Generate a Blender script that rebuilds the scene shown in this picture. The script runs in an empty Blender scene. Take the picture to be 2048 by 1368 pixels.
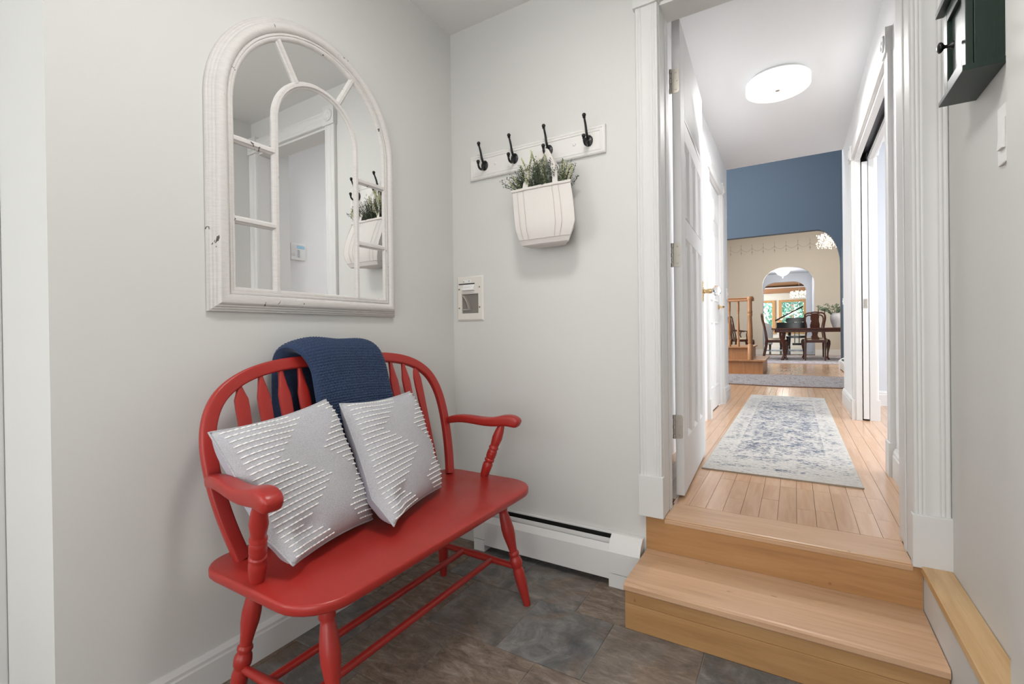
import bpy, math, random
from mathutils import Vector, Matrix
S = bpy.context.scene
COL = S.collection
pi = math.pi
sin, cos = math.sin, math.cos
rnd = random.Random(7)

# ---------------------------------------------------------------- camera, world, lights, exposure
CAM = Vector((1.43472, -1.83, 0.99369))
yaw, pit, rol = math.radians(31.0762), math.radians(-.2833), math.radians(-.7389)
fw = Vector((-sin(yaw)*cos(pit), cos(yaw)*cos(pit), sin(pit)))
rt = fw.cross(Vector((0, 0, 1))).normalized()
up = rt.cross(fw)
r2 = rt*cos(rol)+up*sin(rol)
u2 = -rt*sin(rol)+up*cos(rol)
cd = bpy.data.cameras.new('camera')
cam = bpy.data.objects.new('camera', cd)
COL.objects.link(cam)
cam.matrix_world = Matrix(((r2.x, u2.x, -fw.x, CAM.x), (r2.y, u2.y, -fw.y, CAM.y), (r2.z, u2.z, -fw.z, CAM.z), (0, 0, 0, 1)))
cd.sensor_width = 36
cd.lens = 938.09/2048*36
cd.shift_y = -(684-673.64)/2048
cd.clip_start = .02
S.camera = cam
S.view_settings.view_transform = 'Standard'
S.view_settings.look = 'None'
S.view_settings.gamma = 1
S.view_settings.use_curve_mapping = False
S.view_settings.exposure = 0.28
w = bpy.data.worlds.new('world'); S.world = w; w.use_nodes = True
nt = w.node_tree
sky = nt.nodes.new('ShaderNodeTexSky')
sky.sky_type = 'NISHITA'; sky.sun_elevation = math.radians(38); sky.sun_rotation = math.radians(200)
sky.sun_disc = False
nt.links.new(sky.outputs[0], nt.nodes['Background'].inputs[0])
nt.nodes['Background'].inputs[1].default_value = 1.0
sd = bpy.data.lights.new('sun', 'SUN'); sd.energy = 4.5; sd.angle = .02; sd.color = (1, .95, .85)
so = bpy.data.objects.new('sun', sd); COL.objects.link(so); so.rotation_euler = (math.radians(42), 0, math.radians(160))

def area(name, loc, rot, sx, sy, e, c=(1, 1, 1)):
    l = bpy.data.lights.new(name, 'AREA'); l.shape = 'RECTANGLE'; l.size = sx; l.size_y = sy; l.energy = e; l.color = c
    o = bpy.data.objects.new(name, l); COL.objects.link(o); o.location = loc
    o.rotation_euler = [math.radians(a) for a in rot]
    return o
# area fills added outside the frame to brighten the rooms, no source seen
area('entry_rear_fill', (.5, -3.9, 1.25), (90, 0, 0), 2.4, 2.1, 14, (.985, .995, 1))  # added fill from behind the camera
area('entry_side_fill', (1.74, -2.9, 1.2), (90, 0, 53), 1.5, 1.9, 25, (.985, .995, 1))  # added to brighten the bench wall
area('entry_far_fill', (-.86, -3.4, 1.4), (90, 0, -50), 1.2, 1.9, 25, (.985, .995, 1))  # added to lift the wall with the cabinet
area('foyer_side_fill', (-2.3, 6.1, 2.8), (0, -90, 38), 3.4, 2.4, 230, (.93, .97, 1))  # added fill for the blue arch wall
area('foyer_top_fill', (.6, 5.6, 5.3), (0, 0, 0), 2, 2, 110, (.96, .98, 1))  # added from above, bounces up to the hall ceiling
area('dining_side_fill', (4.3, 10.6, 2.3), (0, 90, 0), 2.2, 2.4, 50, (1, .97, .93))  # added fill from the side of the dining room
area('dining_top_fill', (1.2, 11.4, 4.1), (0, 0, 0), 2, 2, 66, (1, .98, .95))  # added overhead to even out the beige wall
area('side_room_fill', (2.9, 2.2, 2.66), (0, 0, 0), .8, .8, 8, (.97, .98, 1))  # added to keep the room behind the pocket door bright
area('side_room_hall_fill', (4.3, 1.95, 1.55), (0, 90, 0), 2.0, 1.7, 62, (.96, .98, 1))  # added to light the hall evenly through the pocket doorway
pl_ = bpy.data.lights.new('passage_lamp_light', 'POINT'); pl_.energy = 26; pl_.shadow_soft_size = .12; pl_.color = (1, .97, .93)
po_ = bpy.data.objects.new('passage_lamp_light', pl_); COL.objects.link(po_); po_.location = (1.12, 15.7, 2.52)
area('piano_room_fill', (-2.2, 19.3, 2.0), (0, -90, 0), 2.2, 2.6, 210, (.9, .96, 1))  # added side fill, no lamp stands there
LAMP_ENTRY, LAMP_HALL = 8.2, 16.5
HF = .287

# ---------------------------------------------------------------- materials
def mat(name, col, rough=.5, metal=0., emit=None, es=0., spec=None, coat=0., trans=0., ior=None):
    m = bpy.data.materials.new(name); m.use_nodes = True
    b = m.node_tree.nodes['Principled BSDF']
    b.inputs['Base Color'].default_value = (*col, 1)
    b.inputs['Roughness'].default_value = rough
    b.inputs['Metallic'].default_value = metal
    if emit: b.inputs['Emission Color'].default_value = (*emit, 1); b.inputs['Emission Strength'].default_value = es
    if spec is not None: b.inputs['Specular IOR Level'].default_value = spec
    if coat: b.inputs['Coat Weight'].default_value = coat; b.inputs['Coat Roughness'].default_value = .1
    if trans: b.inputs['Transmission Weight'].default_value = trans
    if ior: b.inputs['IOR'].default_value = ior
    return m
class G:
    """small node graph helper on one material"""
    def __init__(s, m):
        s.nt = m.node_tree; s.b = s.nt.nodes['Principled BSDF']; s.m = m
    def n(s, t, **kw):
        x = s.nt.nodes.new(t)
        for k, v in kw.items(): setattr(x, k, v)
        return x
    def l(s, a, b): s.nt.links.new(a, b)
    def coord(s, out='Object', scale=(1, 1, 1), jitter=0.):
        tc = s.n('ShaderNodeTexCoord'); mp = s.n('ShaderNodeMapping')
        mp.inputs['Scale'].default_value = scale
        s.l(tc.outputs[out], mp.inputs[0])
        if jitter:
            oi = s.n('ShaderNodeObjectInfo'); mu = s.n('ShaderNodeMath', operation='MULTIPLY'); mu.inputs[1].default_value = jitter
            s.l(oi.outputs['Random'], mu.inputs[0])
            cb = s.n('ShaderNodeCombineXYZ')
            for i in range(3): s.l(mu.outputs[0], cb.inputs[i])
            s.l(cb.outputs[0], mp.inputs['Location'])
        return mp.outputs[0]
    def noise(s, vec, scale, detail=4, rough=.5, dist=0.):
        x = s.n('ShaderNodeTexNoise'); x.inputs['Scale'].default_value = scale; x.inputs['Detail'].default_value = detail
        x.inputs['Roughness'].default_value = rough; x.inputs['Distortion'].default_value = dist
        s.l(vec, x.inputs['Vector']); return x.outputs['Fac']
    def ramp(s, fac, stops, interp='LINEAR'):
        x = s.n('ShaderNodeValToRGB'); x.color_ramp.interpolation = interp
        e = x.color_ramp.elements
        while len(e) < len(stops): e.new(.5)
        for i, (p, c) in enumerate(stops): e[i].position = p; e[i].color = (*c, 1) if len(c) == 3 else c
        s.l(fac, x.inputs[0]); return x.outputs[0]
    def mix(s, fac, a, b, mode='MIX'):
        x = s.n('ShaderNodeMix', data_type='RGBA', blend_type=mode)
        for sock, v in ((x.inputs[0], fac), (x.inputs[6], a), (x.inputs[7], b)):
            if isinstance(v, (int, float)): sock.default_value = v
            elif isinstance(v, tuple): sock.default_value = (*v, 1)
            else: s.l(v, sock)
        return x.outputs[2]
    def math(s, op, a, b=None):
        x = s.n('ShaderNodeMath', operation=op)
        for i, v in enumerate((a, b)):
            if v is None: continue
            if isinstance(v, (int, float)): x.inputs[i].default_value = v
            else: s.l(v, x.inputs[i])
        return x.outputs[0]
    def color(s, c): s.l(c, s.b.inputs['Base Color'])
    def rough(s, c): s.l(c, s.b.inputs['Roughness'])
    def bump(s, h, strength=.2, dist=.01):
        x = s.n('ShaderNodeBump'); x.inputs['Strength'].default_value = strength; x.inputs['Distance'].default_value = dist
        s.l(h, x.inputs['Height']); s.l(x.outputs[0], s.b.inputs['Normal'])

def paint(name, col, rough=.55, bump=.05):
    m = mat(name, col, rough); g = G(m); v = g.coord()
    g.bump(g.noise(v, 180, 3), bump, .002)
    lo = tuple(c*.97 for c in col)
    g.color(g.mix(g.noise(v, 1.3, 3), lo, col)); return m
WALL = paint('wall_paint', (.655, .655, .635))
CEIL = paint('ceiling_paint', (.80, .80, .79))
HALLW = paint('hall_paint', (.82, .825, .83))
HALLC = paint('hall_ceiling_paint', (.84, .86, .88))
SIDEW = paint('side_room_paint', (.60, .62, .66))
TRIM = mat('trim_paint', (.69, .69, .68), .5)
g = G(TRIM); g.bump(g.noise(g.coord(), 60, 2), .008, .001)
DOORW = mat('door_paint', (.74, .74, .74), .6, spec=.2)
DOORG = mat('obscure_glass', (.50, .52, .52), .22, trans=1., ior=1.2)
BLUE = paint('blue_paint', (.066, .098, .138), .6)
BEIGE = paint('beige_paint', (.60, .545, .455), .6)
GREYW = paint('grey_paint', (.52, .54, .58), .6)
CREAM = paint('cream_paint', (.78, .74, .64), .6)
HEATW = mat('heater_enamel', (.74, .74, .73), .35)
DARK = mat('dark_void', (.012, .012, .012), .8)
BLACKM = mat('black_iron', (.012, .012, .013), .32, .3)
NICKEL = mat('brushed_nickel', (.50, .47, .42), .38, 1.)
BRASS = mat('brass', (.75, .55, .3), .25, 1.)
GLASS = mat('clear_glass', (1, 1, 1), .02, trans=1., ior=1.45)
PANE = mat('pane_glass', (.92, .94, .94), .03, trans=1., ior=1.02)
MIRROR = mat('mirror_glass', (.93, .94, .94), .0, 1.)
PLASTIC = mat('white_plastic', (.80, .80, .79), .35)
ALMOND = mat('almond_plastic', (.72, .69, .64), .4)

RED = mat('red_paint', (.27, .022, .018), .34)
g = G(RED); v = g.coord()
g.color(g.mix(g.noise(v, 3.5, 5), (.33, .020, .015), (.40, .027, .021)))
g.bump(g.noise(g.coord(scale=(4, 30, 4)), 20, 3), .06, .002)
g.rough(g.ramp(g.noise(v, 8, 4), [(.3, (.30,)*3), (.7, (.42,)*3)]))

FRAMEP = mat('distressed_white', (.64, .62, .60), .6)
g = G(FRAMEP); v = g.coord()
gr = g.noise(g.coord(scale=(1, 2, 14)), 22, 5, .6)
base = g.ramp(gr, [(.32, (.60, .578, .558)), (.58, (.655, .635, .615))])
chips = g.ramp(g.noise(g.coord(scale=(1, 1.6, 1)), 21, 3, .55, .8), [(.705, (0, 0, 0)), (.72, (1, 1, 1))])
g.color(g.mix(chips, base, (.09, .08, .07)))
g.bump(gr, .03, .001)

def woodmat(name, a, b, c, rough=.3, axis=1, sc=9., coat=0., knots=False):
    m = mat(name, b, rough, coat=coat); g = G(m)
    st = [1, 1, 1]; st = [14.]*3; st[axis] = 1.
    v = g.coord(scale=tuple(st), jitter=37.)
    n1 = g.noise(v, sc*.22, 6, .6, .8)
    v2 = g.coord(scale=tuple(2.2 if i != axis else .7 for i in range(3)), jitter=11.)
    n2 = g.noise(v2, 2.4, 3, .5, 1.5)
    col = g.ramp(n1, [(.25, a), (.5, b), (.75, c)])
    oi = g.n('ShaderNodeObjectInfo')
    tint = g.ramp(oi.outputs['Random'], [(0, (.93, .91, .88)), (.5, (1, 1, 1)), (1, (1.0, .95, .92))])
    col = g.mix(1., col, tint, 'MULTIPLY')
    fine = g.noise(g.coord(scale=tuple(70. if i != axis else 2.5 for i in range(3)), jitter=19.), 3.0, 4, .7)
    col = g.mix(g.math('MULTIPLY', g.ramp(fine, [(.50, (0, 0, 0)), (.68, (1, 1, 1))]), .28), g.mix(g.math('MULTIPLY', n2, .30), col, a), a)
    if knots:
        k = g.ramp(g.noise(g.coord(scale=(3, 3, 3), jitter=5.), 6, 2), [(.74, (0, 0, 0)), (.78, (1, 1, 1))])
        col = g.mix(g.math('MULTIPLY', k, .55), col, (.14, .06, .025))
    g.color(col); g.bump(n1, .04, .002); return m
PLANK = woodmat('maple_floor', (.50, .30, .175), (.61, .40, .26), (.67, .46, .32), .17, 1)
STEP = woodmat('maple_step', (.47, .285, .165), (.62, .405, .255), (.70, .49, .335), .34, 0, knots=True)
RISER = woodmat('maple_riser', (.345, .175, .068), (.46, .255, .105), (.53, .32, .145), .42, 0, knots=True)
LEDGE = woodmat('maple_ledge', (.50, .30, .125), (.66, .44, .22), (.74, .53, .30), .27, 1)
OAK = woodmat('oak', (.30, .13, .05), (.40, .19, .08), (.47, .24, .11), .35, 2)
OAKW = woodmat('oak_window', (.50, .27, .10), (.60, .34, .14), (.68, .42, .2), .4, 2)
BEAMW = woodmat('beam_wood', (.34, .17, .08), (.44, .235, .12), (.5, .29, .16), .45, 0)
MAHOG = woodmat('mahogany', (.035, .009, .005), (.065, .016, .008), (.10, .026, .012), .25, 2)
EBONY = mat('piano_black', (.006, .007, .008), .08)

TILE = mat('slate_tile', (.09, .08, .07), .45)
g = G(TILE); v = g.coord(jitter=53.)
oi = g.n('ShaderNodeObjectInfo')
n1 = g.noise(v, 7.5, 9, .70, 1.2); n2 = g.noise(g.coord(scale=(1, 2.6, 1), jitter=21.), 14, 9, .78, .6); n3 = g.noise(v, 2.2, 4, .5, .4)
brown = g.ramp(n2, [(.28, (.065, .047, .035)), (.45, (.185, .138, .104)), (.56, (.275, .215, .168)), (.70, (.46, .39, .33))])
grey = g.ramp(n1, [(.28, (.050, .054, .058)), (.46, (.140, .142, .142)), (.58, (.235, .232, .225)), (.72, (.42, .40, .375))])
sel = g.ramp(g.math('ADD', g.math('MULTIPLY', oi.outputs['Random'], .75), g.math('MULTIPLY', n3, .5)), [(.34, (0, 0, 0)), (.70, (1, 1, 1))])
g.color(g.mix(g.math('MULTIPLY', g.ramp(n2, [(.56, (0, 0, 0)), (.72, (1, 1, 1))]), .45), g.mix(g.math('MULTIPLY', g.ramp(g.noise(g.coord(jitter=77.), 4.2, 5, .65, .8), [(.50, (0, 0, 0)), (.66, (1, 1, 1))]), .55), g.mix(sel, grey, brown), g.ramp(n2, [(.3, (.085, .050, .030)), (.5, (.24, .155, .10)), (.7, (.42, .32, .24))])), (.34, .30, .26)))
g.rough(g.ramp(n1, [(.3, (.38,)*3), (.7, (.58,)*3)]))
g.bump(n2, .8, .008)
GROUT = mat('grout', (.30, .265, .23), .9)

def fabric(name, a, b, sc, bump=.5, rough=.95):
    m = mat(name, a, rough, spec=.1); g = G(m); v = g.coord()
    x = g.n('ShaderNodeTexVoronoi'); x.inputs['Scale'].default_value = sc; g.l(v, x.inputs['Vector'])
    g.color(g.mix(g.ramp(x.outputs['Distance'], [(.05, (0, 0, 0)), (.6, (1, 1, 1))]), a, b))
    g.bump(x.outputs['Distance'], -bump, .004)
    m.node_tree.nodes['Principled BSDF'].inputs['Sheen Weight'].default_value = .15
    return m
PILLOW = fabric('pillow_weave', (.575, .575, .60), (.42, .42, .445), 400, 1.0)
PILBACK = fabric('pillow_back', (.50, .485, .55), (.44, .43, .49), 700, .2)
YARN = mat('white_yarn', (.90, .89, .88), .95, spec=.1)
KNIT = fabric('navy_knit', (.055, .085, .165), (.028, .046, .095), 420, .5)  # darker second colour puts shade into the stitch recesses
CANVAS = fabric('canvas', (.74, .71, .68), (.66, .63, .60), 900, .3)
THREAD = mat('tan_thread', (.45, .40, .36), .9)
CHAIRF = fabric('cream_seat_fabric', (.72, .62, .46), (.62, .52, .38), 200, .2)
ARMF = fabric('white_upholstery', (.74, .72, .69), (.66, .65, .64), 200, .2)
LEAF = mat('dark_leaf', (.060, .085, .055), .6)
LEAF2 = mat('eucalyptus_leaf', (.16, .24, .15), .6)
SPIKE = mat('pale_flower', (.56, .57, .36), .8)
STEM = mat('stem', (.07, .09, .04), .7)
VASEM = mat('white_ceramic', (.52, .52, .54), .35)
CABG = mat('dark_green_paint', (.010, .024, .017), .38)
g = G(CABG); gr = g.noise(g.coord(scale=(30, 30, 2)), 12, 4)
g.color(g.mix(gr, (.008, .019, .013), (.018, .036, .026))); g.bump(gr, .1, .002)
LAMPG = mat('lamp_glass', (.75, .75, .75), .3, emit=(1, .99, .97), es=.50)
LAMPD = mat('lamp_disc', (.8, .8, .8), .4, emit=(1, .99, .97), es=.92)
LAMPE = mat('entry_lamp_glass', (1, 1, 1), .4, emit=(1, .97, .92), es=7.)
CRYST = mat('lit_crystal', (1, 1, 1), .2, emit=(1, .90, .72), es=3.6)
CRYSTC = mat('glowing_crystal', (.72, .70, .66), .08, .0, emit=(1, .9, .75), es=.18)  # faint glow imitates lamplight caught in the crystal
SCREEN = mat('keypad_screen', (.2, .33, .42), .2, emit=(.25, .42, .55), es=.35)
GREYK = mat('grey_key', (.38, .43, .47), .5)

def rugmat(name):
    m = mat(name, (.6, .58, .55), .95, spec=.05); g = G(m)
    v = g.coord('Generated', (1.0, 4.85, 1)); vs = g.coord('Object', (1, 2.4, 1))
    sep = g.n('ShaderNodeSeparateXYZ'); tc = g.n('ShaderNodeTexCoord'); g.l(tc.outputs['Generated'], sep.inputs[0])
    ax = g.math('ABSOLUTE', g.math('SUBTRACT', sep.outputs[0], .5)); ay = g.math('ABSOLUTE', g.math('SUBTRACT', sep.outputs[1], .5))
    # how much blue each part of the design carries: plain border, guard line, field with end bands
    bx = g.ramp(ax, [(0, (.525,)*3), (.22, (.535,)*3), (.30, (.50,)*3), (.325, (.53,)*3), (.335, (.45,)*3), (.40, (.49,)*3), (.46, (.45,)*3), (.5, (.41,)*3)])
    by = g.ramp(ay, [(0, (.535,)*3), (.25, (.53,)*3), (.33, (.525,)*3), (.365, (.46,)*3), (.40, (.52,)*3), (.425, (.46,)*3), (.452, (.42,)*3), (.462, (.53,)*3), (.472, (.41,)*3), (.5, (.385,)*3)])
    amt = g.math('MINIMUM', bx, by)
    n1 = g.noise(vs, 42, 5, .68, .3); n2 = g.noise(g.coord('Object', (1, 1, 1)), 9, 3, .5)
    th = g.math('ADD', amt, g.math('MULTIPLY', g.math('SUBTRACT', n2, .5), .28))
    d = g.math('SUBTRACT', g.math('ADD', n1, th), 1.0)
    fac = g.ramp(d, [(.03, (0, 0, 0)), (.062, (1, 1, 1))])
    n3 = g.noise(vs, 70, 4, .6)
    basec = g.ramp(n3, [(.3, (.40, .385, .365)), (.55, (.54, .52, .49)), (.7, (.62, .595, .56))])
    n4 = g.noise(g.coord('Object', (1, .6, 1)), 4, 2)
    blue = g.mix(n4, (.018, .036, .085), (.055, .095, .17))
    tan = g.ramp(sep.outputs[1], [(.86, (0, 0, 0)), (.97, (1, 1, 1))])
    blue = g.mix(g.math('MULTIPLY', tan, .75), blue, (.12, .10, .09))
    g.color(g.mix(g.math('MULTIPLY', fac, .88), basec, blue))
    g.bump(n1, .3, .004); return m
RUG = rugmat('runner_rug')
RUGEDGE = fabric('rug_binding', (.38, .32, .25), (.33, .28, .22), 300)
def orient(name, a, b, c, sc):
    m = mat(name, b, .95, spec=.05); g = G(m); v = g.coord('Object', (1, 1, 1))
    x = g.n('ShaderNodeTexVoronoi'); x.inputs['Scale'].default_value = sc; g.l(v, x.inputs['Vector'])
    n = g.noise(v, sc*1.7, 5, .7, 1.0)
    f = g.math('MULTIPLY', g.math('ADD', x.outputs['Distance'], n), .6)
    g.color(g.ramp(f, [(.25, a), (.45, b), (.62, c), (.8, a)])); return m
OVAL = orient('oval_rug_wool', (.15, .105, .09), (.25, .215, .205), (.35, .33, .335), 26)
DINRUG = orient('dining_rug_wool', (.18, .14, .15), (.40, .385, .42), (.58, .57, .60), 20)
OUTG = mat('garden_leaves', (.08, .20, .10), .8); OUTG2 = mat('garden_leaves_pale', (.26, .44, .32), .8)
g = G(OUTG); g.color(g.ramp(g.noise(g.coord(), 5, 6, .7), [(.3, (.06, .17, .11)), (.5, (.18, .38, .27)), (.68, (.40, .58, .46))]))
LAWN = mat('lawn', (.10, .22, .07), .9)

# ---------------------------------------------------------------- mesh helpers
ORG = {}
class MB:
    def __init__(s): s.v = []; s.f = []; s.mi = []
    def add(s, vs, fs, mi=0):
        o = len(s.v); s.v += [tuple(p) for p in vs]; s.f += [tuple(i+o for i in q) for q in fs]; s.mi += [mi]*len(fs); return s
    def box(s, x0, x1, y0, y1, z0, z1, mi=0):
        x0, x1 = min(x0, x1), max(x0, x1); y0, y1 = min(y0, y1), max(y0, y1); z0, z1 = min(z0, z1), max(z0, z1)
        return s.add([(x, y, z) for z in (z0, z1) for y in (y0, y1) for x in (x0, x1)],
                     [(0, 2, 3, 1), (4, 5, 7, 6), (0, 1, 5, 4), (2, 6, 7, 3), (0, 4, 6, 2), (1, 3, 7, 5)], mi)
    def prism(s, poly, axis, a0, a1, mi=0):
        n = len(poly)
        def P(p, a):
            if axis == 'x': return (a, p[0], p[1])
            if axis == 'y': return (p[0], a, p[1])
            return (p[0], p[1], a)
        vs = [P(p, a0) for p in poly]+[P(p, a1) for p in poly]
        fs = [tuple(range(n)), tuple(range(2*n-1, n-1, -1))]+[(i, i+n, (i+1) % n+n, (i+1) % n) for i in range(n)]
        return s.add(vs, fs, mi)
    def rings(s, rr, closed=True, caps=True, mi=0):
        """rr: list of rings (equal length) joined in order"""
        n = len(rr[0]); vs = [p for r in rr for p in r]; fs = []
        for k in range(len(rr)-1):
            for i in range(n if closed else n-1):
                j = (i+1) % n
                fs.append((k*n+i, k*n+j, (k+1)*n+j, (k+1)*n+i))
        if caps: fs += [tuple(range(n-1, -1, -1)), tuple(range((len(rr)-1)*n, len(rr)*n))]
        return s.add(vs, fs, mi)
    def tube(s, pts, r, n=10, sq=None, caps=True, mi=0, upv=None):
        pts = [Vector(p) for p in pts]; m = len(pts); rr = []
        rs = r if isinstance(r, (list, tuple)) else [r]*m
        ref = Vector(upv) if upv else None
        prev = None
        for k in range(m):
            t = (pts[min(k+1, m-1)]-pts[max(k-1, 0)]).normalized()
            if ref is not None: a = ref.cross(t)
            elif prev is None:
                a = t.cross(Vector((0, 0, 1)) if abs(t.z) < .9 else Vector((0, 1, 0)))
            else: a = prev-t*prev.dot(t)
            a.normalize(); prev = a; b = t.cross(a)
            if sq is None:
                rr.append([pts[k]+(a*cos(2*pi*i/n)+b*sin(2*pi*i/n))*rs[k] for i in range(n)])
            else:
                wa, wb = sq[k] if isinstance(sq, list) else sq
                ring = []
                for i in range(n):
                    c, d = cos(2*pi*i/n), sin(2*pi*i/n); e = .5
                    ring.append(pts[k]+a*wa*math.copysign(abs(c)**e, c)+b*wb*math.copysign(abs(d)**e, d))
                rr.append(ring)
        return s.rings(rr, True, caps, mi)
    def lathe(s, p0, p1, prof, n=14, mi=0):
        p0, p1 = Vector(p0), Vector(p1); d = p1-p0
        return s.tubes_axis(p0, d, prof, n, mi)
    def tubes_axis(s, p0, d, prof, n, mi):
        t = d.normalized(); a = t.cross(Vector((0, 0, 1)) if abs(t.z) < .9 else Vector((1, 0, 0))).normalized(); b = t.cross(a)
        rr = [[p0+d*q+(a*cos(2*pi*i/n)+b*sin(2*pi*i/n))*max(r, 1e-4) for i in range(n)] for q, r in prof]
        return s.rings(rr, True, True, mi)
    def ball(s, c, r, n=10, m=6, sc=(1, 1, 1), mi=0):
        c = Vector(c)
        rr = [[c+Vector((r*sc[0]*sin(pi*k/m)*cos(2*pi*i/n), r*sc[1]*sin(pi*k/m)*sin(2*pi*i/n), -r*sc[2]*cos(pi*k/m))) for i in range(n)] for k in range(m+1)]
        rr[0] = [c+Vector((1e-4*cos(2*pi*i/n), 1e-4*sin(2*pi*i/n), -r*sc[2])) for i in range(n)]
        rr[-1] = [c+Vector((1e-4*cos(2*pi*i/n), 1e-4*sin(2*pi*i/n), r*sc[2])) for i in range(n)]
        return s.rings(rr, True, True, mi)
    def grid(s, fn, nu, nv, mi=0, flip=False):
        vs = [fn(i/nu, j/nv) for i in range(nu+1) for j in range(nv+1)]
        fs = []
        for i in range(nu):
            for j in range(nv):
                q = (i*(nv+1)+j, (i+1)*(nv+1)+j, (i+1)*(nv+1)+j+1, i*(nv+1)+j+1)
                fs.append(q[::-1] if flip else q)
        return s.add(vs, fs, mi)
    def build(s, name, mats, parent=None, smooth=None, bevel=0., org=None, seg=2, weld=False, subsurf=0):
        if parent is not None: org = ORG[parent.name]
        elif org is None:
            xs = [p[0] for p in s.v]; ys = [p[1] for p in s.v]; zs = [p[2] for p in s.v]
            org = ((min(xs)+max(xs))/2, (min(ys)+max(ys))/2, min(zs))
        me = bpy.data.meshes.new(name)
        me.from_pydata([(p[0]-org[0], p[1]-org[1], p[2]-org[2]) for p in s.v], [], s.f)
        if not isinstance(mats, (list, tuple)): mats = [mats]
        for m in mats: me.materials.append(m)
        if len(mats) > 1: me.polygons.foreach_set('material_index', s.mi)
        import bmesh
        bm = bmesh.new(); bm.from_mesh(me)
        if weld: bmesh.ops.remove_doubles(bm, verts=bm.verts, dist=1e-5)
        bmesh.ops.recalc_face_normals(bm, faces=bm.faces)
        bm.to_mesh(me); bm.free()
        if smooth is not None:
            me.polygons.foreach_set('use_smooth', [True]*len(me.polygons))
            me.set_sharp_from_angle(angle=math.radians(smooth))
        o = bpy.data.objects.new(name, me); COL.objects.link(o)
        if parent is not None: o.parent = parent
        else: o.location = org
        ORG[o.name] = org
        if bevel:
            b = o.modifiers.new('bevel', 'BEVEL'); b.width = bevel; b.segments = seg; b.limit_method = 'ANGLE'; b.angle_limit = math.radians(40)
        if subsurf:
            b = o.modifiers.new('sub', 'SUBSURF'); b.levels = b.render_levels = subsurf
        return o
def tag(o, label=None, cat=None, group=None, kind=None):
    if label: o['label'] = label
    if cat: o['category'] = cat
    if group: o['group'] = group
    if kind: o['kind'] = kind
    return o
def thing(name, label, cat, loc=(0, 0, 0), group=None, kind=None, rz=0.):
    o = bpy.data.objects.new(name, None); COL.objects.link(o); o.location = loc; o.rotation_euler = (0, 0, rz)
    o.empty_display_size = .1
    ORG[o.name] = tuple(loc) if not rz else (0, 0, 0)
    return tag(o, label, cat, group, kind)
def local(o): ORG[o.name] = (0, 0, 0); return o      # children of o are modelled in o's own coordinates
def struct(name, mb, m, label=None, **k):
    o = mb.build(name, m, **k)
    o['kind'] = 'structure'
    if label: o['label'] = label
    return o
def copy_tree(o, parent=None):
    c = o.copy(); COL.objects.link(c); c.parent = parent
    for ch in list(o.children): copy_tree(ch, c)
    return c
def box1(name, m, x0, x1, y0, y1, z0, z1, parent=None, bevel=0., smooth=None):
    return MB().box(x0, x1, y0, y1, z0, z1).build(name, m, parent, bevel=bevel, smooth=smooth)

# ---------------------------------------------------------------- entry room shell
CZ = 2.465      # entry ceiling
struct('wall_left', MB().prism([(-.12, 0.1), (-.12, -1.33), (-.9, -1.33), (-.9, -1.464), (0, -1.464), (0, 0.1)], 'z', -.05, CZ+.05), WALL, 'pale grey entry wall behind the red bench')
struct('wall_back', MB().box(-.12, .980, 0, .225, -.05, 2.95).box(1.753, 1.965, 0, .225, -.05, 2.95).box(.980, 1.753, 0, .225, 2.337, 2.95)
       .box(.980, 1.753, 0, .225, -.05, .26), WALL, 'pale grey entry wall with coat hooks and the hall doorway')
struct('wall_right', MB().prism([(1.82, 0), (1.82, -.551), (1.79, -.551), (1.79, -4.1), (1.95, -4.1), (1.95, 0)], 'z', -.05, CZ+.05), WALL, 'pale grey entry wall with the dark key cabinet')
struct('wall_rear', MB().box(-1.0, 1.95, -4.1, -4.0, -.05, CZ+.05).box(-1.0, -.9, -4.1, -1.33, -.05, CZ+.05), WALL, 'entry wall opposite the hall doorway')
struct('ceiling_entry', MB().box(-1.0, 1.95, -4.1, 0, CZ, CZ+.06), CEIL, 'flat pale ceiling of the entry room')
struct('trim_1', MB().box(-.46, -.352, -1.486, -1.464, 0, 2.2), TRIM, 'plain white casing edge at the end of the bench wall', bevel=.004)
fl = struct('floor', MB().box(-1.0, 1.95, -4.1, 0.02, -.06, -.003), GROUT, 'floor of slate-look tiles in running bond')
TW, TD = .289, .301
tile_me = None
for r in range(-1, 13):
    y1 = .015-TD*r
    off = .61 if r % 2 == 1 else .61-TW/2
    for c in range(-6, 5):
        x0 = off+TW*c
        if x0+TW < -.95 or x0 > 1.82 or y1 > .02+TD*.02: continue
        if tile_me is None:
            b = MB().box(.0012, TW-.0012, .0012, TD-.0012, -.012, 0)
            t = b.build('tile', TILE, fl, bevel=.0015, seg=1)
            tile_me = t.data; t.data.transform(Matrix.Translation(ORG[fl.name]))
        else:
            t = bpy.data.objects.new('tile', tile_me); COL.objects.link(t); t.parent = fl
            md = t.modifiers.new('bevel', 'BEVEL'); md.width = .0015; md.segments = 1; md.limit_method = 'ANGLE'
        o = ORG[fl.name]; t.location = (x0-o[0], y1-TD-o[1], -o[2]+rnd.uniform(-.0004, .0003))
BBP = [(0, 0), (.016, 0), (.016, .078), (.013, .083), (.013, .092), (.007, .101), (.004, .105), (0, .105)]
struct('baseboard_left', MB().add([(x, y, z) for y in (-1.464, -.005) for x, z in BBP],
       [tuple(range(8)), tuple(range(15, 7, -1))]+[(i, i+8, (i+1) % 8+8, (i+1) % 8) for i in range(8)]), TRIM, 'white moulded baseboard along the bench wall')
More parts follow.
